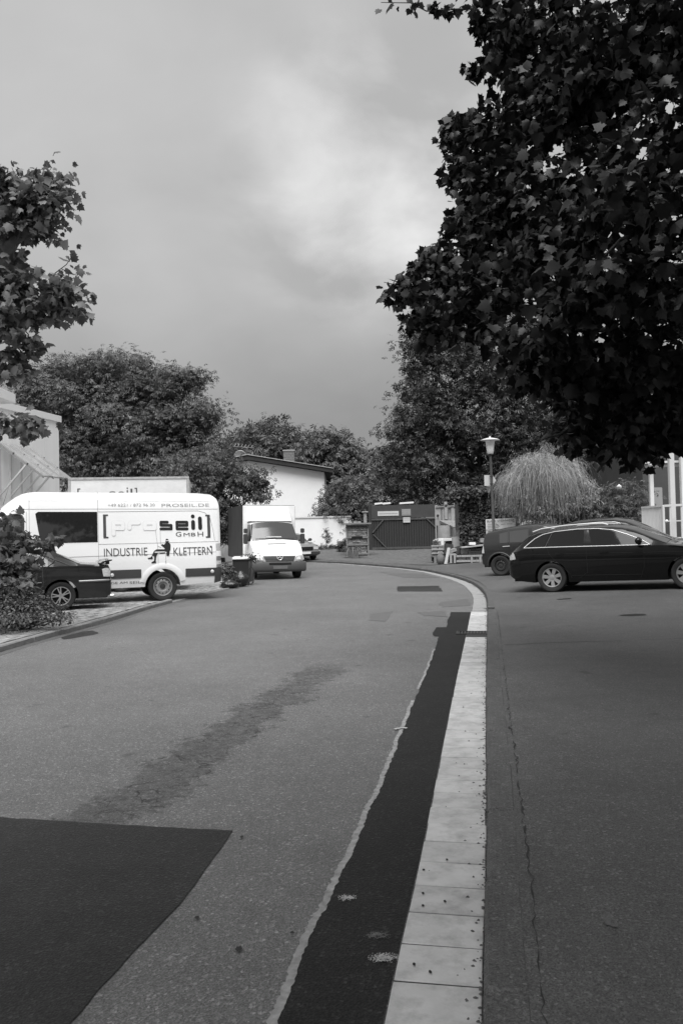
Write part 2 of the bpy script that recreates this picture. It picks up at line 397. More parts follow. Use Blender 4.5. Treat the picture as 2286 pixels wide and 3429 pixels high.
# left parking bay with block paving
lc = resample(LKERB, .4); lt = tangents(lc)
offs = [.12, .4, .8, 1.2, 1.6, 2, 2.4, 2.8, 3.3, 4, 5, 6.5, 8.5, 11, 14, 20, 30]
rows = []
for c, t in zip(lc, lt):
    n = Vector((-t.y, t.x)); r = []
    for d in offs:
        p = c+n*d
        if c.y > 26: p = Vector((c.x, c.y))+Vector((-.55, -.83))*d*1.2
        r.append((p.x, p.y, zbay(p.x, p.y)-(.006 if d < .3 else .0)-.012))
    rows.append(r)
bay = MB().grid(rows).build('parking_bay', 'paver'); tag(bay, kind='structure')

def stone_mesh(name, l, w, h, bev, m, seed):
    r = random.Random(seed); mb = MB().box((-l/2, -w/2, -h), (l/2, w/2, 0)); me = mb.mesh(name); bm = bmesh.new(); bm.from_mesh(me)
    bmesh.ops.bevel(bm, geom=list(bm.edges), offset=bev, segments=1, affect='EDGES')
    for v in bm.verts: v.co += Vector((r.uniform(-1, 1), r.uniform(-1, 1), r.uniform(-1, 1)))*bev*.25
    bm.to_mesh(me); bm.free(); me.materials.append(M[m]); return me
def lay(name, curve, t0, t1, pitch, off, meshes, zf, parent, lift=0, jit=.003, gap_fn=None):
    c = resample(curve, pitch); tt = tangents(c); k = 0
    for p, t in zip(c, tt):
        if not (t0 <= p.y <= t1) : continue
        n = Vector((t.y, -t.x)); q = p+n*off
        if gap_fn and gap_fn(q): continue
        o = bpy.data.objects.new(name, meshes[k % len(meshes)] if not callable(meshes) else meshes(q)); COL.objects.link(o); o.parent = parent
        k += 1; o.rotation_euler = (random.uniform(-.004, .004), random.uniform(-.004, .004), math.atan2(t.y, t.x)+random.uniform(-.004, .004)+(math.pi if k % 3 == 0 else 0))
        o.location = (q.x+random.uniform(-jit, jit), q.y, zf(q.x, q.y)+lift+random.uniform(-jit, jit)*.6)
    return k
gs = [stone_mesh('gutter_slab', .239, .30, .08, .003, 'concrete', i) for i in range(4)]
go = [stone_mesh('gutter_slab_old', .292, .30, .08, .012, 'gutter_old', i+9) for i in range(4)]
lay('gutter_slab', KERB, .6, 11.6, .25, -.155, gs, lambda x, y: zbase(y), road, .016)
lay('gutter_slab', KERB, 12.25, 15.3, .25, -.155, gs, lambda x, y: zbase(y), road, .016)
lay('old_gutter_slab', KERB, 15.5, 45, .30, -.155, go, lambda x, y: zbase(y), road, .0135)
ribbon0 = [kc[i]+Vector((kt[i].y, -kt[i].x))*-.155 for i in range(len(kc)) if .4 < kc[i].y < 44]
ks = [stone_mesh('kerb_stone', .822, .15, .25, .014, 'kerb', i+20) for i in range(4)]
kf = [stone_mesh('kerb_stone_short', .492, .15, .25, .016, 'kerb', i+30) for i in range(4)]
lay('kerb_stone', KERB, -1, 15.0, .83, .082, ks, lambda x, y: zbase(y), pave, .100, .004)
lay('kerb_stone', KERB, 15.2, 45, .5, .082, kf, lambda x, y: zbase(y), pave, .098, .005)
kl = [stone_mesh('kerb_stone_left', .982, .12, .25, .016, 'kerb_left', i+40) for i in range(4)]
ksl = [stone_mesh('kerb_stone_left_short', .49, .12, .25, .016, 'kerb_left', i+44) for i in range(4)]
lay('kerb_stone', LKERB, -3, 25.9, .99, -.055+.11, kl, lambda x, y: zbay(x, y), bay, .004, .006)
lay('kerb_stone', LKERB, 26, 31, .5, .055, ksl, lambda x, y: zbay(x, y), bay, .004, .006)
# flat gutter row on the left
gl = [stone_mesh('left_gutter_slab', .985, .16, .06, .01, 'asphalt_grey', i+60) for i in range(3)]
lay('channel_block', LKERB, 4, 24.5, .99, .20, gl, lambda x, y: zbase(y), road, .006, .004)

# the block paving behind the left kerb (too many to count): real blocks in courses
mb = MB(); rr = random.Random(3)
for c, t in zip(resample(LKERB, .205), tangents(resample(LKERB, .205))):
    if not 9.5 < c.y < 25.5: continue
    n = Vector((-t.y, t.x))
    for j in range(46):
        d = .125+j*.105; p = c+n*d+t*(.1 if j % 2 else 0)
        if p.x/p.y < -.62: break
        z = zbay(p.x, p.y)+rr.uniform(-.004, .004)-.002; a = t*.098; b = n*.0495
        tl = rr.uniform(-.003, .003)
        q = [p-a-b, p+a-b, p+a+b, p-a+b]
        mb.add([(v.x, v.y, z+(tl if i in (0, 3) else -tl)) for i, v in enumerate(q)]+[(v.x, v.y, z-.04) for v in q], [(0,1,2,3),(0,4,5,1),(1,5,6,2),(2,6,7,3),(3,7,4,0)])
o = mb.build('paving_blocks', 'paver', bay); tag(o, kind='stuff')

# ---- patches, seams and marks: thin sheets on the road
def ragged(pts, step, amp, seed, closed=True):
    r = random.Random(seed); out = []; n = len(pts)
    for i in range(n if closed else n-1):
        a = Vector(pts[i][:2]); b = Vector(pts[(i+1) % n][:2]); L = (b-a).length; k = max(1, int(L/step)); nn = Vector((-(b-a).y, (b-a).x))/max(L, 1e-6)
        for j in range(k): out.append(a+(b-a)*(j/k)+nn*(r.gauss(0, amp) if j else 0))
    if not closed: out.append(Vector(pts[-1][:2]))
    return out
def sheet(name, poly, m, parent, lift=.005, zf=lambda x, y: zbase(y)):
    bm = bmesh.new(); vs = [bm.verts.new((p.x, p.y, zf(p.x, p.y)+lift)) for p in poly]
    f = bm.faces.new(vs); bmesh.ops.triangulate(bm, faces=[f]); bmesh.ops.recalc_face_normals(bm, faces=bm.faces)
    if sum(f.normal.z for f in bm.faces) < 0: bmesh.ops.reverse_faces(bm, faces=bm.faces)
    me = bpy.data.meshes.new(name); bm.to_mesh(me); bm.free(); return link(name, me, m, parent)
def kerb_at(Y, off):
    best = min(kc, key=lambda p: abs(p.y-Y)); i = kc.index(best); t = kt[i]; return best+Vector((t.y, -t.x))*off
left_edge = [(-.52, .6), (-.30, 1.9), (-.235, 2.57), (-.165, 3.04), (.02, 3.95), (.242, 5.12), (.41, 6.08), (.60, 7.2), (.827, 8.45), (1.13, 10.2), (1.40, 11.85)]
_e = resample(left_edge, .016); _r = random.Random(5); le = []; _w = 0
for p_ in _e:
    _w = _w*.93+_r.gauss(0, .0022); le.append(p_+Vector((_w+_r.gauss(0, .0016), 0)))
right = [kerb_at(y, -.312) for y in np.arange(15.4, .5, -.4)]
poly = le+ragged([(1.34, 11.9), (1.33, 12.05), (1.50, 13.0), (1.66, 12.98), (1.80, 13.9), (1.93, 14.6), (2.06, 15.4)], .12, .008, 8, False)+right
sheet('new_asphalt_strip', poly, 'asphalt_new', road, .006)
def ribbon(name, line, w, m, parent, lift, seed=1, jit=.3, zf=lambda x, y: zbase(y)):
    r = random.Random(seed); rows = []; t = tangents(line)
    for p, d in zip(line, t):
        n = Vector((-d.y, d.x)); k_ = max(0.02, r.gauss(.55, .45)) if jit > .6 else 1; a = w*k_*(1+r.uniform(-jit, jit)); b = w*k_*(1+r.uniform(-jit, jit))
        rows.append([(p.x+n.x*a, p.y+n.y*a, zf(p.x, p.y)+lift), (p.x-n.x*b, p.y-n.y*b, zf(p.x, p.y)+lift)])
    return MB().grid(rows).build(name, m, parent)
M['joint'] = mat('joint', .035, .9)
ribbon('gutter_bed', ribbon0, .148, 'joint', road, .0105, 2, 0)
M['cement'] = mat('cement', .27, .95, var=.4, scale=24, bump=.3)
shift = [p+Vector((-.012, 0)) for p in le]
ribbon('cement_line', [p for p in shift if .6 < p.y < 7.4], .021, 'cement', road, .0035, 4, .18)
ribbon('cement_line', [p for p in shift if 7.9 < p.y < 10.6], .015, 'cement', road, .0035, 6, .3)
pp = [(-6, 5.35), (-1.96, 4.524), (-1.3, 4.37), (-.607, 4.234), (-.684, 3.657), (-.717, 3.41), (-.825, 2.981), (-.905, 2.595), (-1.25, 1.2), (-6, 1.0)]
sheet('asphalt_patch', ragged(pp, .05, .0025, 3), 'asphalt_patch', road, .005)
for i, (q, m) in enumerate([([(1331,1964),(1468,1962),(1480,1981),(1331,1981)], 'asphalt_patch'), ([(1270,1916),(1420,1922),(1470,1934),(1350,1934)], 'asphalt_grey'),
                            ([(1395,2052),(1478,2046),(1500,2066),(1420,2062)], 'asphalt_grey'), ([(1240,2056),(1315,2047),(1290,2082),(1232,2078)], 'asphalt_grey'),
                            ([(190,2132),(310,2112),(330,2122),(215,2142)], 'asphalt_patch'), ([(1470,2018),(1560,2005),(1575,2028),(1480,2034)], 'asphalt_grey')]):
    sheet('asphalt_patch', ragged([gnd(*a) for a in q], .15, .02, 20+i), m, road, .0045)
M['paint_worn'] = mat('paint_worn', .42, .9, var=.5, scale=60); M['asphalt_pale'] = mat('asphalt_pale', .13, .9, var=.5, scale=60)
def blob(name, px, py, rx, ry, m, parent, seed, zf=lambda x, y: zbase(y), lift=.010):
    r = random.Random(seed); c = gnd(px, py, zf); pts = []
    for k in range(22):
        a = 2*math.pi*k/22; q = r.uniform(.75, 1.1); pts.append(Vector((c.x+rx*q*math.cos(a), c.y+ry*q*math.sin(a))))
    return sheet(name, pts, m, parent, lift, zf)
def flecks(px, py, rx, ry, m, n, seed):                     # worn paint: many small flakes, one mark
    r = random.Random(seed); c = gnd(px, py); mb = MB(); k = 0
    while k < n:
        u, v = r.gauss(0, .48), r.gauss(0, .48)
        if u*u+v*v > 1: continue
        k += 1; x, y, q = c.x+u*rx, c.y+v*ry, r.uniform(.0012, .0038)*(1.3-.6*(u*u+v*v)); z = zbase(y)+.0075+.00002*k; n_ = 6; a0 = r.random()*6
        mb.add([(x+q*r.uniform(.6, 1.2)*math.cos(a0+6.283*i/n_), y+q*r.uniform(.6, 1.2)*math.sin(a0+6.283*i/n_), z) for i in range(n_)], [tuple(range(n_))])
    o = mb.build('paint_mark', m, road); tag(o, kind='stuff')
flecks(1163, 3012, .045, .034, 'paint_worn', 150, 1); flecks(1262, 3140, .055, .030, 'asphalt_pale', 220, 2); flecks(1285, 3216, .060, .036, 'paint_worn', 330, 3)
M['tar'] = mat('tar', .02, .8)
for i, (a, b, r1, r2) in enumerate([(800,3185,.014,.018),(660,3080,.010,.014),(978,3130,.009,.009),(810,2808,.010,.016),(1452,2972,.009,.009)]):
    blob('tar_spot', a, b, r1, r2, 'tar', road, 40+i)
M['gum'] = mat('gum', .015, .9)
for i, (a, b) in enumerate([(1496,2893),(1418,2927),(1416,3007),(1489,3034),(1416,3049),(1386,3248),(1440,3274),(1603,2670)]):
    blob('gum_spot', a, b, .006, .011, 'gum', road, 60+i, lift=.021)
# crack across the pavement, seam behind the kerb
cr = ragged([gnd(1690, 2160, zpave), gnd(1900, 2151, zpave), gnd(2080, 2146, zpave), gnd(2330, 2136, zpave)], .12, .012, 9, False)
ribbon('crack', cr, .008, 'tar', pave, .004, 2, .5, zpave)
cr = ragged([kerb_at(y, .185) for y in np.arange(1.0, 15, .8)], .045, .006, 12, False)
ribbon('crack', cr, .0035, 'tar', pave, .004, 3, .9, zpave)
for i, (a, b, rx, ry) in enumerate([(1890,2006,.16,.10),(2118,2060,.22,.16),(2040,3085,.03,.06)]):
    blob('oil_stain' if i < 2 else 'pale_spot', a, b, rx, ry, 'asphalt_new' if i < 2 else 'asphalt_grey', pave, 80+i, zpave, .004)
ribbon('cable_tie', [gnd(1320, 2446).to_2d(), gnd(1345, 2441).to_2d(), gnd(1362, 2443).to_2d()], .016, 'paint_worn', road, .012, 3, .2)
# drain grate set in the gutter
c = kerb_at(11.9, -.2); g = empty('drain_grate', (c.x, c.y, zbase(11.9)+.008), math.atan2(1, .18)-math.pi/2, 'narrow iron drain grate set across the pale gutter slabs', 'drain')
mb = MB().box((-.26, -.16, -.03), (-.24, .16, .012)).box((.18, -.16, -.03), (.20, .16, .012)).box((-.24, .14, -.03), (.18, .16, .012)).box((-.24, -.16, -.03), (.18, -.14, .012))
mb.build('frame', 'dark_rim', g)
for k in range(9): MB().box((-.235+k*.046, -.14, -.03), (-.235+k*.046+.024, .14, .008)).build('grate_bar', 'dark_rim', g)
# grit, leaf litter and moss caught along the kerb foot
mb = MB(); rr = random.Random(17)
for i in range(900):
    y = 1.6+rr.random()**1.2*22; c_ = kerb_at(y, 0); j = min(range(len(kc)), key=lambda q: abs(kc[q].y-y)); t_ = kt[j]
    p_ = c_+t_*rr.uniform(-.2, .2)+Vector((t_.y, -t_.x))*-abs(rr.gauss(0, .02 if i % 4 else .09)); q = rr.uniform(.003, .010); z = zbase(p_.y)+.0165; a0 = rr.random()*6
    mb.add([(p_.x+q*rr.uniform(.5, 1.4)*math.cos(a0+1.257*k), p_.y+q*rr.uniform(.5, 1.4)*math.sin(a0+1.257*k), z) for k in range(5)]+[(p_.x, p_.y, z+q*.7)], [(k, (k+1) % 5, 5) for k in range(5)])
o = mb.build('kerb_grit', 'soil', road); tag(o, kind='stuff')
# yard of crushed stone and dirt in front of the timber gate
rows = []
for i in range(14):
    v = i/13; r = []
    for j in range(20):
        u = j/19; x0 = -5.5+v*1.5; x1 = 5.6+v*1.6; X = x0+(x1-x0)*u
        yk = interp([(-6, 44.6), (-4, 43.3), (-.7, 40.9), (.5, 39.0), (2.1, 36.6), (3.0, 34.6), (4, 33.6), (6, 34)], X)+.5
        Y = yk+(55-yk)*v + math.sin(X*3)*.15*(1-v); r.append((X, Y, zpave(X, Y)+.02+.02*math.sin(X*2.1+Y*1.7)))
    rows.append(r)
o = MB().grid(rows).build('gravel_yard', 'soil'); tag(o, kind='structure')
# ================================================================ buildings and walls
# ---- white house with a shallow gable
def house():
    Y = 58.0; zb = zbase(Y)+.1
    tl = at(832, 1545, Y); er = at(1085, 1581, Y)             # gable peak of the wall, right eave corner
    t = empty('house', (0, 0, 0), 0, 'white rendered house with shallow dark gable roof and brick chimney', 'house')
    xr = er.x; xp = tl.x; xl = xp-(xr-xp); ze = er.z; zp = tl.z+.05; dy = 9
    MB().prism([(xl, zb-.3), (xr, zb-.3), (xr, ze), (xp, zp), (xl, ze)], lambda u, v, w: (u, Y+w, v), dy).build('wall', 'render_white', t)
    k = (zp-ze)/(xr-xp); ov = .62; th = .34; rf = None
    for s_ in (1, -1):
        x1 = xp+s_*(xr-xp+ov); z1 = zp-k*(xr-xp+ov)
        mb = MB(); mb.prism([(xp, zp+.04), (x1, z1+.04), (x1, z1+.04+th*.82), (xp, zp+.04+th)], lambda u, v, w: (u, Y-.55+w, v), dy+1.1)
        r = mb.build('roof', 'roof_dark', t)
        MB().bar((xp, Y-.58, zp+th+.06), (x1+s_*.05, Y-.58, z1+th*.82+.06), .09, .05).build('verge_board', 'steel_rail', r)
    MB().box((xr+.01, Y-.02, ze-1.45), (xr+.12, Y+.09, ze-1.25)).build('downpipe_bend', 'white_metal', t)
    MB().tube([(xr+ov-.05, Y-.5, ze-.35), (xr+ov-.05, Y+dy, ze-.35)], .07, 8).build('rain_gutter', 'dark_rim', t)
    ca = at(950, 1511, Y+2.5); cb = at(987, 1548, Y+2.5)
    ch = MB().box((ca.x, Y+2.1, cb.z-.5), (cb.x, Y+2.9, ca.z)).build('chimney', 'brick', t)
    n = 7
    for i in range(n):                                           # brick courses, slightly proud
        z = cb.z-.3+i*(ca.z-cb.z+.3)/n; h = (ca.z-cb.z+.3)/n
        for j in range(3):
            w = (cb.x-ca.x)/3; x0 = ca.x+j*w+(w/2 if i % 2 else 0); x1 = min(x0+w, cb.x)
            MB().box((x0+.012, Y+2.085, z+.01), (x1-.006, Y+2.11, z+h-.012)).build('brick', 'brick', ch)
    MB().box((ca.x-.05, Y+2.05, ca.z-.02), (cb.x+.05, Y+2.95, ca.z+.06)).build('chimney_cap', 'concrete', ch)
    d = at(804, 1530, Y+1.5); MB().lathe([(.001, .10), (.2, .08), (.4, .03), (.5, 0), (.48, -.01), (.2, .06), (.001, .08)], 20, 'y', (d.x, d.y, d.z)).build('satellite_dish', 'steel_rim', t, True)
    a = at(806, 1545, Y+2); MB().tube([(a.x, a.y, a.z-.5), (a.x, a.y, a.z+1.6)], .03, 6).build('aerial_mast', 'dark_rim', t)
    mb = MB().bar((a.x-.5, a.y, a.z+1.15), (a.x+1.0, a.y, a.z+1.0), .03, .03)
    for q in range(6): x = a.x-.4+q*.25; mb.bar((x, a.y-.3, a.z+1.13-q*.025), (x+.05, a.y+.3, a.z+1.13-q*.025+.25), .02, .02)
    mb.build('aerial', 'steel_rail', t)
house()
# ---- white garden wall
def garden_wall():
    Y = 53.5; a = at(735, 1745, Y); b = at(1174, 1728, Y); zb = zbase(Y)
    t = empty('garden_wall', (0, 0, 0), 0, 'long white rendered garden wall with pale coping below the house', 'wall')
    MB().box((a.x-6, Y, zb-.3), (b.x, Y+.25, b.z-.10)).build('wall', 'render_white', t)
    MB().box((a.x-6, Y-.05, b.z-.10), (b.x+.05, Y+.30, b.z+.02)).build('coping', 'concrete_pale', t, bevel=.02)
M['concrete_pale'] = mat('concrete_pale', .6, .85, var=.12, scale=3)
garden_wall()
# ---- white hall on the left with glass canopy
def hall():
    t = empty('hall', (0, 0, 0), 0, 'white metal-clad hall with slanting glass canopy beside the box trailer', 'building')
    p1 = Vector((-10.76, 30.4)); d = Vector((.66, 3.3)).normalized(); n = Vector((d.y, -d.x)); zt = at(199, 1412, 30.4).z; zb = -.3
    W3 = lambda s_, z, o=0: (p1.x-d.x*s_+n.x*o, p1.y-d.y*s_+n.y*o, z)
    MB().add([W3(0, zb), W3(16, zb), W3(16, zb, -12), W3(0, zb, -12), W3(0, zt), W3(16, zt), W3(16, zt, -12), W3(0, zt, -12)], [(0,1,5,4),(1,2,6,5),(2,3,7,6),(3,0,4,7),(4,5,6,7)]).build('wall_core', 'metal_panel', t)
    for i in range(16):                                          # cladding panels with open joints
        a, b = i*1.0+.006, i*1.0+.994
        MB().add([W3(a, zb, .03), W3(b, zb, .03), W3(b, zt-.02, .03), W3(a, zt-.02, .03), W3(a, zb, .0), W3(b, zb, .0), W3(b, zt-.02, .0), W3(a, zt-.02, .0)], [(0,1,2,3),(0,4,5,1),(1,5,6,2),(2,6,7,3),(3,7,4,0)]).build('wall_panel', 'metal_panel', t)
    MB().add([W3(-.1, zt-.02, .09), W3(16, zt-.02, .09), W3(16, zt-.02, -12), W3(-.1, zt-.02, -12), W3(-.1, zt+.22, .09), W3(16, zt+.22, .09), W3(16, zt+.22, -12), W3(-.1, zt+.22, -12)], [(0,1,2,3),(0,1,5,4),(1,2,6,5),(2,3,7,6),(3,0,4,7),(4,5,6,7)]).build('roof_edge', 'print_white', t)
    # nearer, higher roof slab
    q = at(54, 1352, 24.5); MB().box((q.x-9, 23.2, q.z), (q.x, 24.5, q.z+.30)).build('roof_slab', 'print_white', t, bevel=.01)
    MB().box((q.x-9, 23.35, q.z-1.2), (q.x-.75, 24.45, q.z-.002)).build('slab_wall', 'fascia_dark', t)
    # canopy
    c = empty('glass_canopy'); c.parent = t
    zin, zout = 4.78, 3.66; out = 1.56; ss = [3.72, 3.1, 2.5, 1.90]; ss = [s_ for s_ in np.linspace(3.72, 1.9, 4)]
    def CP(s_, f, lift=0): return Vector(W3(s_, zin+(zout-zin)*f+lift, .05+out*f))
    sl = list(ss)
    for i in range(4):
        MB().bar(CP(sl[i], -.02, -.02), CP(sl[i], 1.04, -.02), .035, .07).build('rafter', 'steel_rim', c)
        base = Vector(W3(sl[i], 3.05, .06)); MB().bar(Vector(W3(sl[i], 2.98, .05)), Vector(W3(sl[i], 4.6, .05)), .07, .05, n.to_3d()).build('wall_bracket', 'white_metal', c)
        MB().bar(base, CP(sl[i], .62, -.06), .05, .05).build('strut', 'white_metal', c)
        for f in (.33, .66): MB().lathe([(.03, -.02), (.03, .05), (.001, .055)], 8, 'z', CP(sl[i], f)).build('glass_clamp', 'dark_rim', c)
    for i in range(3):
        a, b = sl[i]-.02, sl[i+1]+.02
        MB().add([CP(a, 0, .03), CP(b, 0, .03), CP(b, 1.03, .03), CP(a, 1.03, .03), CP(a, 0, .042), CP(b, 0, .042), CP(b, 1.03, .042), CP(a, 1.03, .042)], [(0,1,2,3),(4,5,6,7),(0,1,5,4),(1,2,6,5),(2,3,7,6),(3,0,4,7)]).build('glass_pane', 'canopy_glass', c)
    MB().bar(CP(sl[0]+.05, 1.02, -.01), CP(sl[-1]-.05, 1.02, -.01), .03, .03).build('edge_tube', 'steel_rim', c)
    MB().bar(Vector(W3(1.0, 2.62, .06)), Vector(W3(2.2, 2.66, .06)), .08, .06).build('door_lintel', 'dark_rim', t)
    MB().add([W3(1.0, zb, .045), W3(2.2, zb, .045), W3(2.2, 2.6, .045), W3(1.0, 2.6, .045)], [(0,1,2,3)]).build('door', 'white_panel', t)
M['canopy_glass'] = glass_mat('canopy_glass', .45, .1, .45)
hall()

# ================================================================ gate to the stone yard
def gate():
    Y = 47.5; a = at(1245, 1838, Y); b = at(1462, 1834, Y); zb = zpave(a.x, Y); top = at(1300, 1735, Y).z; fz = at(1300, 1692, Y).z
    t = empty('timber_gate', (0, 0, 0), 0, 'wide dark double gate of upright timber boards with cross braces', 'gate')
    n = 26; w = (b.x-a.x)/n; r = random.Random(4)
    for i in range(n):
        x0 = a.x+i*w; y = Y+r.uniform(-.006, .006)
        MB().box((x0+.012, y, zb+.08+r.uniform(0, .03)), (x0+w-.012, y+.03, top-.02)).build('board', 'timber_dark', t)
    MB().box((a.x, Y+.035, zb+.1), (b.x, Y+.09, top-.05)).build('backing', 'under', t)
    for z in (zb+.08, top-.12): MB().box((a.x, Y-.05, z), (b.x, Y-.008, z+.10)).build('rail', 'timber_brace', t)
    for x0, z0, x1, z1 in ((a.x+.05, top-.85, a.x+.75, top-.05), (a.x+.1, zb+.95, a.x+.85, zb+.15), (b.x-.05, top-.6, b.x-.6, top-.05)):
        MB().bar((x0, Y-.03, z0), (x1, Y-.03, z1), .06, .09, (0, 1, 0)).build('brace', 'timber_brace', t)
    for x in (a.x-.08, b.x+.08): MB().box((x-.09, Y-.06, zb), (x+.09, Y+.12, fz)).build('gate_post', 'timber_dark', t, bevel=.01)
    MB().box((a.x-.1, Y-.03, top), (b.x+.1, Y+.10, fz)).build('fascia_board', 'fascia_dark', t)
    # row of sheets lying on top
    for i, (p0, p1) in enumerate(((1253, 1278), (1279, 1306), (1336, 1382))):
        q0 = at(p0, 1691, Y+.4); q1 = at(p1, 1685, Y+.4); mb = MB().bar((q0.x, Y+.2, fz+.10), (q1.x, Y+.2, fz+.14), .5, .10)
        s_ = mb.build('roofing_sheet', 'white_panel', None); tag(s_, ['short pale sheet lying at the left end of the dark gate top', 'pale sheet lying between two others on the dark gate top', 'long pale sheet lying on the dark gate top above the square notice'][i], 'sheet', 'pale sheets on top of the gate')
    # notices
    for nm, (x0, y0, x1, y1), lab, lines in (('sign_board', (1264, 1711, 1334, 1728), 'long narrow pale sign board across the dark gate fascia', 1), ('notice', (1344, 1704, 1374, 1727), 'square grey notice on the gate fascia beside the long sign', 5), ('notice', (1349, 1732, 1372, 1750), 'small pale notice fixed to the gate boards below the fascia', 2)):
        p = at(x0, y1, Y); q = at(x1, y0, Y); yy = Y-.06 if y0 < 1730 else Y-.07
        o = empty(nm, (p.x, yy, p.z), 0, lab, 'sign'); w_, h_ = q.x-p.x, q.z-p.z
        MB().box((0, 0, 0), (w_, .03, h_)).build('panel', 'sign_face' if lines != 5 else 'steel_rim', o)
        for k in range(lines):
            z = h_*(.45 if lines == 1 else .85-.7*k/lines); MB().box((w_*.06, -.004, z-h_*.05), (w_*.94, -.001, z+h_*(.05 if lines > 1 else .12))).build('text_line', 'print_grey', o)
M['sign_face'] = mat('sign_face', .55, .6, var=.05, scale=3); M['timber_brace'] = mat('timber_brace', .075, .8, var=.3, scale=5)
gate()
def stone_rack():
    Y = 43.6; a = at(1160, 1866, Y); b = at(1236, 1866, Y); zt = at(1200, 1754, Y).z; zb = zpave(a.x, Y)-.02
    t = empty('stone_rack', (0, 0, 0), 0, 'upright timber display rack filled with layered split stones beside the gate', 'rack')
    x0, x1 = a.x, b.x; dp = .95
    for x in (x0, x1-.09):
        for y in (Y, Y+dp-.09): MB().box((x, y, zb), (x+.09, y+.09, zt-.03)).build('post', 'timber', t, bevel=.008)
    for z in (zb+.12, zb+.62, zb+1.02, zt-.14): MB().box((x0+.01, Y-.012, z), (x1-.01, Y+.06, z+.09)).build('rail', 'timber', t)
    MB().box((x0-.14, Y-.2, zt-.03), (x1+.14, Y+dp+.15, zt+.05)).build('lid', 'timber', t)
    MB().box((x0+.06, Y+.16, zb+.15), (x1-.06, Y+dp-.1, zt-.05)).build('core', 'under', t)
    r = random.Random(5)
    for za, zz in ((zb+.72, zb+1.0), (zb+.20, zb+.60), (zb+1.12, zt-.15)):
        z = za
        while z < zz-.03:
            h = r.uniform(.06, .10); x = x0+.10
            while x < x1-.12:
                w = min(r.uniform(.14, .34), x1-.10-x)
                if w > .05 and not (.98 < z-zb < 1.0): MB().box((x, Y+.03+r.uniform(0, .05), z), (x+w-.012, Y+.3, z+h-.012)).build('stone', 'stone' if r.random() < .6 else 'stone_pale', t, bevel=.010)
                x += w
            z += h
    MB().box((x0+.3, Y-.03, zb+1.03), (x1-.35, Y+.05, zb+1.13)).build('handling_slot', 'under', t)
    p = empty('sample_block', (0, 0, 0), 0, 'grey stone block standing on top of the display rack', 'stone'); mb = MB().box((x1-.25, Y+.25, zt+.045), (x1-.08, Y+.5, zt+.62)); mb.build('block', 'stone', p, bevel=.015); MB().box((x1-.34, Y+.18, zt+.62), (x1-.0, Y+.56, zt+.68)).build('cap', 'stone_pale', p, bevel=.01)
    for i, u in enumerate((.15, .42, .64)):
        o = MB().box((x0+u, Y+.2, zt+.045), (x0+u+.2, Y+.45, zt+.13)).build('split_stone', 'stone_pale', None, bevel=.02); tag(o, ['loose split stone at the open end of the display rack lid', 'loose split stone lying between two others on the rack lid', 'loose split stone touching the sample block on the rack lid'][i], 'stone', 'stones on the rack lid')
stone_rack()

# ================================================================ street lamp with arrow plate
def street_lamp():
    base = at(1653, 1800, 28.0); zb = zpave(base.x, 28.0); top = at(1638, 1461, 28.0)
    t = empty('street_lamp', (0, 0, 0), 0, 'mushroom-topped street lamp on a dark pole carrying a white arrow plate', 'street lamp')
    lean = (top.x-base.x)/(top.z-1.3); P = lambda z: Vector((base.x+lean*(z-1.3), 28.0, z))
    zl = at(1640, 1519, 28.0).z
    MB().tube([P(zb-.1), P(zb+.9), P(zb+.95), P(zl)], [.075, .075, .052, .045], 14).build('pole', 'pole', t, True)
    A = P(zl); h = top.z-zl
    MB().lathe([(.075, -.03), (.105, 0), (.125, .12), (.16, h*.72), (.165, h*.76), (.001, h*.76)], 28, 'z', A).build('lamp_shade', 'lamp_white', t, True, 50)
    MB().lathe([(.09, -.05), (.10, -.02), (.085, .0)], 20, 'z', A).build('collar', 'dark_rim', t, True)
    MB().lathe([(.001, h*.75), (.17, h*.76), (.30, h*.76), (.335, h*.775), (.33, h*.79), (.25, h*.84), (.10, h*.90), (.03, h*.92), (.025, h), (.001, h)], 32, 'z', A).build('lamp_hat', 'lamp_white', t, True, 40)
    q0 = at(1624, 1626, 27.9); q1 = at(1662, 1589, 27.9); xm = q0.x+(q1.x-q0.x)*.72; zm = (q0.z+q1.z)/2
    pl = MB().prism([(q0.x, q0.z), (xm, q0.z), (q1.x, zm), (xm, q1.z), (q0.x, q1.z)], lambda u, v, w: (u, 28.07+w, v), .015).build('arrow_plate', 'sign_face', t)
    for z in (q0.z+.06, q1.z-.06): MB().lathe([(.052, -.015), (.062, -.015), (.062, .015), (.052, .015)], 14, 'z', P(z), True).build('clamp', 'dark_rim', t)
street_lamp()

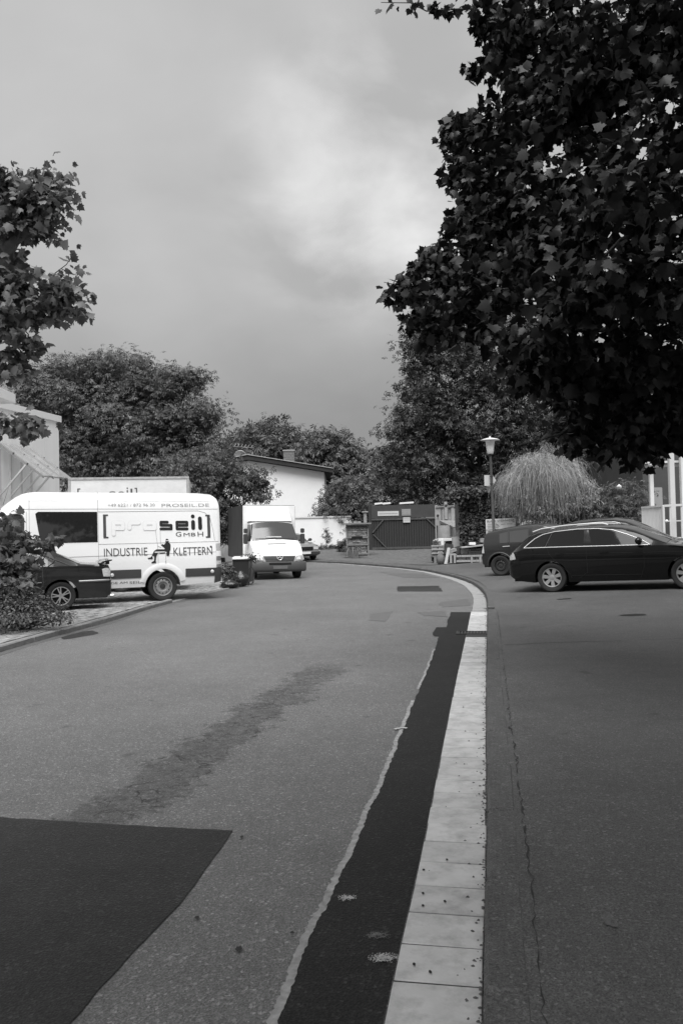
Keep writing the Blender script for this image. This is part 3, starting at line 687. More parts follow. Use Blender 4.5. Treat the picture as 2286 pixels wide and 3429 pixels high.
# ================================================================ bins
def bin_(px0, px1, pyt, pyb, Y, m, lid, lab, yaw):
    a = at(px0, pyb, Y); b = at(px1, pyb, Y); zt = at(px0, pyt, Y).z; w = b.x-a.x; zb = zbay(a.x, Y)
    t = empty('wheelie_bin', ((a.x+b.x)/2, Y+w/2, zb), yaw, lab, 'bin', 'wheelie bins behind the vans'); h = zt-zb
    rows = []
    for z, s_ in ((.06, .40), (.10, .415), (h*.55, .46), (h*.86, .49), (h*.87, .52), (h*.93, .525)):
        k = s_*w; rows.append([(-k, -k, z), (k, -k, z), (k, k*1.1, z), (-k, k*1.1, z), (-k, -k, z)])
    mb = MB().grid(rows); mb.build('bin_body', m, t)
    lr = [[(-w*.54, -w*.58, h*.925), (w*.54, -w*.58, h*.925), (w*.54, w*.6, h*.94), (-w*.54, w*.6, h*.94), (-w*.54, -w*.58, h*.925)], [(-w*.53, -w*.57, h*.965), (w*.53, -w*.57, h*.965), (w*.53, w*.6, h*.985), (-w*.53, w*.6, h*.985), (-w*.53, -w*.57, h*.965)], [(-w*.4, -w*.4, h), (w*.4, -w*.4, h), (w*.4, w*.45, h*1.02), (-w*.4, w*.45, h*1.02), (-w*.4, -w*.4, h)]]
    mb = MB().grid(lr); mb.add(lr[2][:4], [(0,1,2,3)]); mb.build('lid', lid, t)
    MB().tube([(-w*.4, w*.66, h*.9), (w*.4, w*.66, h*.9)], .016, 6).build('handle', m, t)
    for s_ in (-1, 1): MB().lathe([(.001, -.025), (.09, -.025), (.10, 0), (.09, .025), (.001, .025)], 16, 'x', (s_*w*.42, w*.45, .10)).build('wheel', 'rubber', t)
bin_(778, 832, 1866, 1963, 25.2, 'rubber', 'lamp_white', 'black wheelie bin with pale grey lid and bag at its foot', .12)
bin_(826, 848, 1868, 1960, 25.9, 'mid_plastic', 'plastic', 'narrow grey wheelie bin with dark lid behind the pale-lidded bin', .12)
def lump(name, p, r, m, seed, lab, cat, flat=.8):
    rr = random.Random(seed); bm = bmesh.new(); bmesh.ops.create_icosphere(bm, subdivisions=4, radius=1)
    ks = [(Vector((rr.gauss(0, 1), rr.gauss(0, 1), rr.gauss(0, 1))).normalized(), rr.uniform(-.16, .16), rr.uniform(2, 7)) for _ in range(26)]
    for v in bm.verts:
        d = v.co.normalized(); s_ = 1+sum(a*math.exp(-q*(1-d.dot(k))*2) for k, a, q in ks)*.7
        v.co = Vector((d.x*s_*r[0], d.y*s_*r[1], max(-.75, d.z*s_)*r[2]+.75*r[2]))
        if d.z > .85: v.co.z += (d.z-.85)*r[2]*2
    me = bpy.data.meshes.new(name); bm.to_mesh(me); bm.free(); o = link(name, me, m, None, True, 60); o.location = p; tag(o, lab, cat); return o
g_ = at(805, 1962, 24.7); lump('rubbish_bag', (g_.x, 24.75, zbay(g_.x, 24.7)), (.27, .24, .24), 'bag', 3, 'tied black rubbish bag slumped against the pale-lidded bin', 'bag')
g_ = at(765, 1972, 23.9); lump('rubbish_bag', (g_.x, 24.0, zbay(g_.x, 24.0)), (.30, .2, .13), 'bag', 8, 'flat torn black rubbish bag on the ground behind the lettered van', 'bag')
# ================================================================ vehicles (x forward, y left, z up, origin on the ground under the rear axle)
class Body:
    def __init__(s, **k): s.__dict__.update(k); s.crown = k.get('crown', .035)
    def w(s, x): return interp(s.plan, x)
    def sill(s, x): return interp(s.bot, x)
    def zb(s, x):
        z = s.sill(x)
        for ax in s.axles:
            d = abs(x-ax)
            if d < s.ra: z = max(z, s.R*s.archz+math.sqrt(s.ra**2-d*d))
        return z
    def yside(s, x, z):
        w = s.w(x); zs = s.sill(x); zbt = min(interp(s.belt, x), interp(s.top, x)-.02); zt = interp(s.top, x)
        if z <= zbt:
            q = max(0, (z-zs)/(zbt-zs)); return w*(1-.05*(1-min(1, q/.4))**2-.03*max(0, (q-.6)/.4)**2)
        a = .97*w; wr = min(interp(s.roofw, x), a); q = (z-zbt)/max(.02, zt-s.crown-zbt); return a+(wr-a)*min(1, q)
    def section(s, x):
        zb = s.zb(x); zbt = min(interp(s.belt, x), interp(s.top, x)-.02); zt = interp(s.top, x)
        zb = min(zb, zbt-.02); pts = []
        for k in range(9):
            z = zb+(zbt-zb)*k/8; pts.append((s.yside(x, z), z))
        a = .97*s.w(x); wr = min(interp(s.roofw, x), a); cr = min(s.crown, max(.004, (zt-zbt)*.5)); zr = zt-cr
        A = Vector((a, zbt)); B = Vector((wr, zr)); C = Vector((0, zt)); k0 = s.round
        for q in (.3, .6, k0): p = A+(B-A)*q; pts.append((p.x, p.y))
        P = A+(B-A)*k0; Q = B+(C-B)*.25
        for t in (.25, .5, .75, 1): p = P*(1-t)**2+B*2*t*(1-t)+Q*t*t; pts.append((p.x, p.y))
        for u in (.5, .75, 1): p = B+(C-B)*u; pts.append((p.x, Q.y+(zt-Q.y)*math.sin((u-.25)/.75*math.pi/2)))
        return pts
    def stations(s):
        xs = set(np.linspace(s.x0, s.x1, 70).round(4)) | {round(p[0], 4) for p in s.top+s.plan+s.belt if s.x0 <= p[0] <= s.x1}
        for ax in s.axles:
            xs = {x for x in xs if abs(abs(x-ax)-s.ra) > .004}
            for k in range(1, 18): xs.add(round(ax+s.ra*math.cos(math.pi*k/18), 4))
            for e in (-1, 1): xs.add(ax+e*(s.ra-.0005)); xs.add(ax+e*(s.ra+.0005))
        return sorted(x for x in xs if s.x0-1e-6 <= x <= s.x1+1e-6)
    def build(s, m, parent, name='body'):
        xs = s.stations(); mb = MB(); n = None
        for x in xs:
            p = s.section(x); ring = [(x, y, z) for y, z in p]+[(x, -y, z) for y, z in reversed(p[:-1])]; n = len(ring); mb.v += ring
        for i in range(len(xs)-1):
            for j in range(n): a = i*n+j; b = i*n+(j+1) % n; mb.f.append((a, b, b+n, a+n))
        mb.f.append(tuple(range(n))); e = (len(xs)-1)*n; mb.f.append(tuple(e+k for k in reversed(range(n))))
        return mb.build(name, m, parent, True, 28)
    def P(s, x, z, side, off=.005): return (x, side*(s.yside(x, z)+off), z)
    def patch(s, name, poly, side, m, parent, off=.005, nx=16, nz=5):      # a pane that follows the flank inside a polygon of (x, z)
        xs = np.linspace(min(p[0] for p in poly)+1e-4, max(p[0] for p in poly)-1e-4, nx); rows = []
        for x in xs:
            zz = []
            for (a, za), (b, zb) in zip(poly, poly[1:]+poly[:1]):
                if (a-x)*(b-x) <= 0 and abs(a-b) > 1e-9: zz.append(za+(zb-za)*(x-a)/(b-a))
            if not zz: continue
            lo, hi = min(zz), max(zz); rows.append([s.P(x, lo+(hi-lo)*k/(nz-1), side, off) for k in range(nz)])
        return MB().grid(rows).build(name, m, parent, True)
    def line(s, name, pts, side, r, m, parent, off=.002, closed=False, step=.06):
        out = []; pts = pts+(pts[:1] if closed else [])
        for (a, za), (b, zb) in zip(pts, pts[1:]):
            k = max(1, int(math.hypot(b-a, zb-za)/step))
            for j in range(k): out.append(s.P(a+(b-a)*j/k, za+(zb-za)*j/k, side, off))
        out.append(s.P(*pts[-1], side, off)); return MB().tube(out, r, 5).build(name, m, parent, True, 80)
    def screen(s, name, xa, xb, m, parent, i0=11, off=.006):               # windscreen / rear window: the upper ring between two stations
        xs = [x for x in s.stations() if xa <= x <= xb]; rows = []
        for x in xs:
            p = s.section(x); pts = p[i0:]; sl = (interp(s.top, x+.03)-interp(s.top, x-.03))/.06; n = Vector((-sl, 0, 1)).normalized()*off
            full = [(x, y, z) for y, z in pts]+[(x, -y, z) for y, z in reversed(pts[:-1])]; rows.append([Vector(q)+n for q in full])
        return MB().grid(rows).build(name, m, parent, True, 60)
def wheel(parent, x, y, R, wd, side, style, rim='alloy', spokes=5):
    c = Vector((x, y, R)); r0 = .655*R; h = wd/2
    mb = MB().lathe([(r0, -h*.8), (R*.80, -h), (R*.94, -h*.98), (R*.985, -h*.8), (R, -h*.45), (R, h*.45), (R*.985, h*.8), (R*.94, h*.98), (R*.80, h), (r0, h*.8)], 40, 'y', c, True)
    t = mb.build('wheel', 'rubber', parent, True, 50)
    o = lambda v: c.y+side*v
    mb = MB(); mb.lathe([(r0*1.01, o(h*.82)-c.y), (r0*1.0, o(h*.90)-c.y), (r0*.93, o(h*.86)-c.y), (r0*.90, o(h*.45)-c.y)], 40, 'y', c)
    if style == 'steel':
        mb.lathe([(r0*.9, o(h*.45)-c.y), (r0*.8, o(h*.5)-c.y), (r0*.68, o(h*.72)-c.y), (r0*.52, o(h*.74)-c.y), (r0*.46, o(h*.45)-c.y), (0.001, o(h*.45)-c.y)], 40, 'y', c)
    elif style == 'star':
        for k in range(spokes):
            a = 2*math.pi*k/spokes+.3; d = Vector((math.cos(a), 0, math.sin(a))); q = Vector((-d.z, 0, d.x))
            P = lambda r, s_, yy: Vector((c.x, o(yy), c.z))+d*r+q*s_
            w1, w2 = r0*.13, r0*.20
            A = [P(r0*.1, -w1, h*.62), P(r0*.1, w1, h*.62), P(r0*.95, w2, h*.80), P(r0*.95, -w2, h*.80)]; B = [P(r0*.1, -w1, h*.3), P(r0*.1, w1, h*.3), P(r0*.95, w2, h*.45), P(r0*.95, -w2, h*.45)]
            mb.add(A+B, [(0,1,2,3),(0,1,5,4),(1,2,6,5),(2,3,7,6),(3,0,4,7)])
        mb.lathe([(r0*.27, o(h*.2)-c.y), (r0*.27, o(h*.66)-c.y), (r0*.2, o(h*.70)-c.y), (.001, o(h*.70)-c.y)], 20, 'y', c)
    elif style == 'double':
        for k in range(spokes):
            for e in (-1, 1):
                a = 2*math.pi*k/spokes+e*.17+.1; d = Vector((math.cos(a), 0, math.sin(a)))
                p0 = Vector((c.x, o(h*.62), c.z))+d*r0*.2; p1 = Vector((c.x, o(h*.8), c.z))+d*r0*.94; mb.bar(p0, p1, r0*.12, r0*.12, (0, 1, 0))
        mb.lathe([(r0*.26, o(h*.3)-c.y), (r0*.26, o(h*.64)-c.y), (.001, o(h*.66)-c.y)], 20, 'y', c)
    mb.build('rim', rim, t, True, 30)
    bk = MB().lathe([(r0*.9, o(h*.30)-c.y), (.001, o(h*.30)-c.y)], 24, 'y', c); bk.build('brake_disc', 'under', t)
    if style == 'steel':
        for k in range(12):
            a = 2*math.pi*k/12; p = Vector((c.x+math.cos(a)*r0*.73, o(h*.655), c.z+math.sin(a)*r0*.73)); MB().lathe([(r0*.065, .012*side), (.001, .014*side)], 8, 'y', p).build('vent_hole', 'under', t)
        MB().lathe([(r0*.30, o(h*.46)-c.y), (r0*.28, o(h*.56)-c.y), (r0*.12, o(h*.62)-c.y), (.001, o(h*.62)-c.y)], 20, 'y', c).build('hub_cap', 'dark_rim', t, True)
    return t
def seat_on(root, zf, wb, yaw, cx, cy, tr=.75, extra=0):
    f = Vector((math.cos(yaw), math.sin(yaw))); l = Vector((-f.y, f.x)); c = Vector((cx, cy))
    h = lambda p: zf(p.x, p.y)
    rear = (h(c+l*tr)+h(c-l*tr))/2; front = (h(c+f*wb+l*tr)+h(c+f*wb-l*tr))/2
    side = ((h(c+l*tr)+h(c+f*wb+l*tr))-(h(c-l*tr)+h(c+f*wb-l*tr)))/2
    X = Vector((f.x*wb, f.y*wb, front-rear)).normalized(); Yv = Vector((l.x*2*tr, l.y*2*tr, side+extra*2*tr)); Z = X.cross(Yv).normalized(); Yv = Z.cross(X)
    m = Matrix((X, Yv, Z)).transposed().to_4x4(); m.translation = Vector((cx, cy, rear+.002)); root.matrix_world = m
def four_wheels(t, R, wd, wb, tr, style, rim, spokes=5):
    for x in (0, wb):
        for s_ in (-1, 1): wheel(t, x, s_*(tr-wd/2), R, wd, s_, style, rim, spokes)
def mirror(t, x, z, y, side, m='plastic', big=False):
    mb = MB(); w, h = (.10, .16) if not big else (.12, .34)
    mb.lathe([(.001, -.07), (.05, -.066), (.088, -.03), (.10, 0), (.085, .05), (.04, .08), (.001, .085)], 14, 'x')
    mb.v = [(x+a*.9, side*(y+.13)+b*1.15, z+.06+c*(h/.19)) for a, b, c in mb.v]
    mb.bar((x, side*(y-.02), z), (x, side*(y+.12), z+.04), .05, .04)
    return mb.build('mirror', m, t, True, 60)

# ---------------------------------------------------------------- the white panel van with lettering
def climbing_van():
    yaw = R_(201); p = at(547, 2013, 19.6); f = Vector((math.cos(yaw), math.sin(yaw))); l = Vector((-f.y, f.x)); c = Vector((p.x, p.y))-l*.95
    t = empty('panel_van', label='white high-roof panel van lettered for industrial climbing beside the dark coupe', cat='van')
    B = Body(x0=-1.46, x1=4.86, axles=(0, 3.665), R=.35, ra=.43, archz=1.0, round=.80, crown=.10,
        top=[(-1.46, 2.40), (-1.45, 2.52), (-1.41, 2.60), (-1.33, 2.655), (-1.0, 2.69), (2.9, 2.73), (3.05, 2.715), (3.2, 2.68), (3.35, 2.60), (3.55, 2.45), (3.8, 2.22), (4.05, 1.90), (4.3, 1.58), (4.42, 1.42), (4.6, 1.28), (4.75, 1.12), (4.83, .9), (4.86, .62)],
        bot=[(-1.46, .46), (-1.3, .41), (-.5, .36), (3, .345), (4.4, .33), (4.86, .36)], belt=[(-1.46, 1.30), (3.4, 1.30), (4.3, 1.22), (4.7, 1.0), (4.86, .6)],
        plan=[(-1.46, .91), (-1.40, .955), (-1.3, .98), (-1, .99), (3.2, .99), (4.0, .97), (4.4, .92), (4.7, .82), (4.82, .70), (4.86, .6)],
        roofw=[(-1.46, .82), (-1.2, .85), (3, .85), (3.6, .80), (4.3, .78), (4.86, .6)])
    B.build('white_paint', t)
    four_wheels(t, .35, .235, 3.665, .965, 'steel', 'steel_rim')
    S1 = 1
    win = [(1.52, 1.475), (1.52, 2.20), (2.86, 2.215), (2.905, 2.17), (2.80, 1.475)]
    B.patch('side_window', win, S1, 'glass_van', t, .006, 24)
    dw = [(3.18, 1.475), (3.165, 2.05), (3.20, 2.13), (3.28, 2.17), (3.45, 2.15), (3.66, 2.02), (3.9, 1.72), (4.02, 1.52), (4.0, 1.475)]
    B.patch('door_window', dw, S1, 'glass_mid', t, .006, 30); B.line('window_seal', dw, S1, .022, 'plastic', t, .006, True)
    B.line('window_divider', [(3.62, 1.48), (3.60, 2.05)], S1, .02, 'plastic', t, .008)
    B.screen('windscreen', 3.62, 4.35, 'glass', t)
    for q in ([(1.505, .62), (1.505, 2.68)], [(3.04, .40), (3.04, 2.68)], [(3.10, .40), (3.10, 2.22)], [(-1.42, 2.24), (1.5, 2.27), (3.1, 2.28), (3.4, 2.24)], [(-1.40, 2.44), (1.5, 2.49), (3.3, 2.49)],
              [(-1.38, 1.16), (.0, 1.15), (1.5, 1.14), (3.0, 1.13)], [(-1.40, 1.42), (1.5, 1.42)]):
        B.line('panel_seam', q, S1, .004, 'seam', t, .0015)
    rp = [(1.5, 2.20), (-.9, 2.20), (-1.08, 2.15), (-1.2, 2.02), (-1.27, 1.72), (-1.3, 1.45)]
    B.line('panel_seam', rp, S1, .005, 'seam', t, .0015)
    # dark rubbing strip, broken by the wheel arch
    for a, b in ((.52, 3.0), (-1.40, -.55)):
        B.patch('rub_strip', [(a, .56+.02*(a>0)), (b, .56+.02*(a>0)), (b, .765+.025*(a>0)), (a, .765+.025*(a>0))], S1, 'plastic_grey', t, .012, 16, 3)
    for x in (1.2, -1.22):
        P = B.P(x, .67, 1, .014); MB().lathe([(.001, .018), (.03, .016), (.045, 0)], 14, 'y', P).build('marker_lamp', 'lamp_clear', t, True)
    B.patch('rear_bumper', [(-1.455, .42), (-1.27, .38), (-1.30, .77), (-1.455, .77)], S1, 'plastic_grey', t, .02, 8, 4)
    # arch lip
    lip = [(math.cos(a)*.50, .35+math.sin(a)*.50) for a in np.linspace(R_(14), R_(166), 22)]
    lo = [(math.cos(a)*.435, .35+math.sin(a)*.435) for a in np.linspace(R_(14), R_(166), 22)]
    MB().grid([[B.P(*a, 1, .008) for a in lo], [B.P(*a, 1, .022) for a in lip], [B.P(a[0]*1.16, .35+(a[1]-.35)*1.16, 1, .001) for a in lip]]).build('arch_flare', 'white_paint', t, True, 60)
    # tail lamp stack on the corner
    for z0, z1, m in ((1.19, 1.37, 'lamp_dim'), (1.05, 1.185, 'print_white'), (.94, 1.045, 'lamp_dark'), (.895, .935, 'lamp_clear'), (.85, .89, 'lamp_clear'), (.78, .845, 'lamp_dark')):
        B.patch('tail_lamp', [(-1.457, z0), (-1.33, z0), (-1.33, z1), (-1.457, z1)], S1, m, t, .012, 6, 3)
    P = B.P(-1.20, 1.29, 1, .006); MB().lathe([(.028, 0), (.001, .006)], 14, 'y', P).build('lock', 'print_dark', t)
    MB().tube([(3.62, .25, 2.41), (3.50, .25, 2.80)], [.006, .003], 5).build('aerial', 'plastic', t)
    mirror(t, 3.95, 1.45, .98, 1, big=True); mirror(t, 3.95, 1.45, .98, -1, big=True)
    # lettering: sheets that lie on the flank
    fn = lambda u, v, off=.007: B.P(u, v, 1, off)
    Tx = lambda name, s_, u0, u1, v0, v1, m: text_fit(name, s_, fn, u0, u1, v0, v1, m, t)
    def px(x, y):                      # photograph pixel -> place on the flank
        lo, hi = -1.5, 5.0
        for _ in range(40):
            mid = (lo+hi)/2; w = c+f*mid+l*.97; q = CROT.transposed() @ (Vector((w.x, w.y, 1.5))-CAM)
            if CX+FPX*q.x/-q.z > x: lo = mid
            else: hi = mid
        w = c+f*lo+l*.95; return lo, at(x, y, w.y).z+.04
    def rect(name, s_, x0, y0, x1, y1, m):  # pixel box (2x crop coordinates of the flank)
        k = 420/1568; a = px(340+x0*k, 1640+y1*k); b = px(340+x1*k, 1640+y0*k); Tx(name, s_, a[0], b[0], a[1], b[1], m)
    rect('lettering', '+49 6221 / 872 96 30', 90, 168, 680, 212, 'print_grey'); rect('lettering', 'PROSEIL.DE', 765, 168, 1362, 214, 'print_grey')
    rect('lettering', 'G', 932, 527, 1002, 586, 'print_dark'); rect('lettering', 'MB', 1030, 538, 1180, 584, 'print_dark'); rect('lettering', 'H', 1206, 525, 1276, 584, 'print_dark')
    rect('lettering', 'INDUSTRIE', 30, 722, 572, 838, 'print_dark'); rect('lettering', 'KLETTERN', 898, 712, 1382, 824, 'print_dark')
    rect('lettering', 'GE AM', 112, 1148, 318, 1184, 'print_dark'); rect('lettering', 'SEIL', 344, 1142, 490, 1180, 'print_dark')
    k = 420/1568; Q = lambda x, y: px(340+x*k, 1640+y*k)
    cnt = [0]
    def stroke(name, pts, w, m, base=.007):
        mb = MB()
        for i in range(len(pts)):
            cnt[0] += 1; off = base+.0002*(i+1); q = pts[i]
            mb.add([fn(*Q(q[0]+w/2*math.cos(a), q[1]+w/2*math.sin(a)), off+.0001) for a in np.linspace(0, 2*math.pi, 13)[:-1]], [tuple(range(12))])
            if i < len(pts)-1:
                r = pts[i+1]; d = Vector((r[0]-q[0], r[1]-q[1])).normalized()*w/2
                mb.add([fn(*Q(a, b), off) for a, b in ((q[0]-d.y, q[1]+d.x), (r[0]-d.y, r[1]+d.x), (r[0]+d.y, r[1]-d.x), (q[0]+d.y, q[1]-d.x))], [(0, 1, 2, 3)])
        mb.build(name, m, t)
    glyph = {'p': [(156, 558), (156, 415), (272, 415), (272, 485), (170, 485)], 'r': [(356, 482), (356, 445), (370, 415), (470, 415)], 'o': [(552, 415), (668, 415), (668, 485), (552, 485), (552, 415)]}
    for g in glyph.values(): stroke('outlined_letter', g, 52, 'print_pale', .006); stroke('outlined_letter', g, 47, 'white_paint', .0085)
    for g in ([(832, 405), (750, 405), (750, 445), (878, 445), (878, 490), (748, 490)], [(1078, 490), (950, 490), (950, 405), (1076, 405), (1076, 446), (950, 446)]): stroke('bold_letter', g, 34, 'print_black')
    for g in ([(1152, 332), (1152, 334)], [(1153, 402), (1153, 478)], [(1240, 358), (1241, 478)]): stroke('bold_letter', g, 48, 'print_black')
    def bracket(x0, x1, y0, y1, d):
        mb = MB(); h = 18; w = 36
        mb.add([fn(*Q(a, b)) for a, b in ([(x0, y0), (x1, y0), (x1, y0+h), (x0+w, y0+h), (x0+w, y1-h), (x1, y1-h), (x1, y1), (x0, y1)] if d > 0 else [(x1, y0), (x0, y0), (x0, y0+h), (x1-w, y0+h), (x1-w, y1-h), (x0, y1-h), (x0, y1), (x1, y1)])], [(0,1,2,3),(0,3,4,7),(4,5,6,7)])
        mb.build('bracket_mark', 'print_dark', t)
    bracket(27, 90, 310, 608, 1); bracket(1308, 1366, 312, 600, -1)
    # printed climber hanging on two ropes
    def flat(name, polys, m, off=.008):
        mb = MB()
        for i, q in enumerate(polys): mb.add([fn(*Q(a, b), off+.0004*i) for a, b in q], [tuple(range(len(q)))])
        mb.build(name, m, t)
    ell = lambda x, y, a, b: [(x+a*math.cos(q), y+b*math.sin(q)) for q in np.linspace(0, 2*math.pi, 17)[:-1]]
    flat('climber_print', [ell(821, 645, 22, 32), [(800, 668), (850, 664), (864, 690), (858, 760), (820, 782), (785, 765), (788, 735), (770, 700)], [(742, 690), (768, 680), (800, 712), (790, 735)],
        [(800, 745), (790, 795), (735, 800), (690, 775), (655, 830), (625, 826), (655, 765), (690, 745)], [(700, 790), (680, 840), (672, 895), (652, 890), (655, 830), (665, 790)],
        [(630, 826), (638, 866), (585, 868), (568, 856), (610, 846)], [(655, 888), (682, 902), (672, 916), (620, 920), (616, 910)], [(805, 790), (850, 765), (842, 826), (810, 828)]], 'print_black')
    flat('climber_print', [[(800, 634), (842, 630), (842, 642), (800, 645)], [(660, 775), (790, 772), (790, 784), (665, 790)]], 'print_pale', .0125)
    for q in ([(680, 505), (694, 640), (702, 700), (704, 970)], [(738, 510), (738, 640), (745, 690)], [(796, 790), (800, 880), (786, 960)], [(800, 880), (806, 960)], [(700, 700), (745, 724)]):
        B.line('rope_print', [Q(*a) for a in q], 1, .0035, 'print_grey', t, .006)
    seat_on(t, zbay, 3.665, yaw, c.x, c.y, .7)
    return t
M['plastic_grey'] = mat('plastic_grey', .055, .55, var=.08, scale=8)
M['lamp_dim'] = mat('lamp_dim', .45, .2, coat=1, var=.25, scale=30)
climbing_van()

# ---------------------------------------------------------------- generic saloon cars
def side_glass(B, t, panes, m='glass', trim=None, outline=None, sides=(-1, 1), r=.010, tm='trim_bright'):
    for s_ in sides:
        for p in panes: B.patch('side_window', p, s_, m, t, .006)
        if outline: B.line('window_trim', outline, s_, r, tm, t, .006, True)
def estate():
    t = empty('estate_car', label='long black estate car with bright window trim and silver roof rails', cat='car')
    p = gnd(1847, 1984, zpave); yaw = R_(-30); f = Vector((math.cos(yaw), math.sin(yaw))); l = Vector((-f.y, f.x)); c = Vector((p.x+.03, p.y+.05))+l*.88
    B = Body(x0=-1.03, x1=3.68, axles=(0, 2.81), R=.325, ra=.375, archz=1.0, round=.86, crown=.05,
        top=[(-1.03, .58), (-1.01, .80), (-.97, .93), (-.88, 1.02), (-.70, 1.20), (-.52, 1.335), (-.30, 1.395), (.2, 1.435), (.8, 1.445), (1.3, 1.43), (1.55, 1.395), (1.8, 1.315), (2.15, 1.15), (2.45, 1.01), (2.6, .965), (3.0, .915), (3.35, .83), (3.55, .73), (3.65, .6), (3.68, .5)],
        bot=[(-1.03, .40), (-.8, .27), (-.4, .22), (3.2, .20), (3.68, .26)], belt=[(-1.03, .56), (-.95, .90), (-.5, 1.0), (.5, .985), (2.1, .945), (2.6, .92), (3.3, .80), (3.6, .62), (3.68, .48)],
        plan=[(-1.03, .66), (-.99, .76), (-.9, .84), (-.7, .89), (-.2, .905), (2.5, .91), (3.0, .90), (3.35, .83), (3.55, .71), (3.68, .5)],
        roofw=[(-1.03, .5), (-.9, .66), (-.5, .64), (.2, .66), (1.2, .66), (1.8, .68), (2.4, .76), (3, .78), (3.68, .45)])
    B.build('black_paint', t); four_wheels(t, .325, .23, 2.81, .895, 'star', 'alloy', 7)
    out = [(-.60, 1.015), (-.50, 1.10), (-.36, 1.21), (-.18, 1.295), (.1, 1.345), (.6, 1.37), (1.05, 1.355), (1.35, 1.31), (1.65, 1.20), (1.95, 1.065), (2.13, .955), (1.2, .975), (.3, .998)]
    side_glass(B, t, [[(-.52, 1.025), (-.36, 1.185), (-.16, 1.275), (-.02, 1.305), (-.14, 1.01)], [(-.06, 1.01), (.06, 1.315), (.30, 1.345), (.74, 1.352), (.74, .995)], [(.88, .99), (.84, 1.345), (1.05, 1.335), (1.33, 1.29), (1.63, 1.18), (1.92, 1.05), (2.06, .965)]],
        'glass', None, out, r=.011)
    for s_ in (-1, 1):
        B.line('pillar_trim', [(-.10, 1.01), (.03, 1.31)], s_, .008, 'plastic', t, .008)
        MB().tube([(-.42, s_*.64, 1.365), (-.2, s_*.645, 1.425), (.3, s_*.655, 1.465), (.8, s_*.655, 1.475), (1.15, s_*.655, 1.46), (1.26, s_*.655, 1.425)], .017, 6).build('roof_rail', 'trim_bright', t, True, 60)
        for q in ([(.80, .99), (.80, .42), (.62, .30)], [(-.06, 1.0), (-.02, .85), (.18, .62), (.40, .42), (.45, .30)], [(2.0, .93), (1.98, .50), (1.9, .28)], [(-.85, .86), (.4, .845), (2.0, .80), (2.8, .78)], [(.45, .36), (1.95, .34)]):
            B.line('panel_seam', q, s_, .004, 'under', t, .0)
        for x in (.22, 1.18): P = B.P(x, .83, s_, .012); MB().bar((x-.09, P[1], .83), (x+.09, P[1], .84), .022, .028, (0, 0, 1)).build('door_handle', 'black_paint', t, bevel=.008)
        B.patch('tail_lamp', [(-1.0, .74), (-.80, .77), (-.84, .92), (-.97, .915)], s_, 'lamp_dim', t, .010, 8, 4)
        B.patch('headlamp', [(3.32, .60), (3.60, .57), (3.52, .70), (3.35, .76)], s_, 'lamp_clear', t, .008, 8, 4)
        mirror(t, 1.92, .99, .885, s_, 'black_paint')
    B.screen('windscreen', 1.60, 2.44, 'glass', t); B.screen('rear_window', -.86, -.48, 'glass', t)
    MB().box((-.9, -.72, .25), (3.4, .72, .4)).build('underbody', 'under', t)
    MB().box((.75, -.62, .80), (.98, -.25, 1.22)).build('headrest', 'under', t)
    seat_on(t, zpave, 2.81, yaw, c.x, c.y)
    return t
estate()
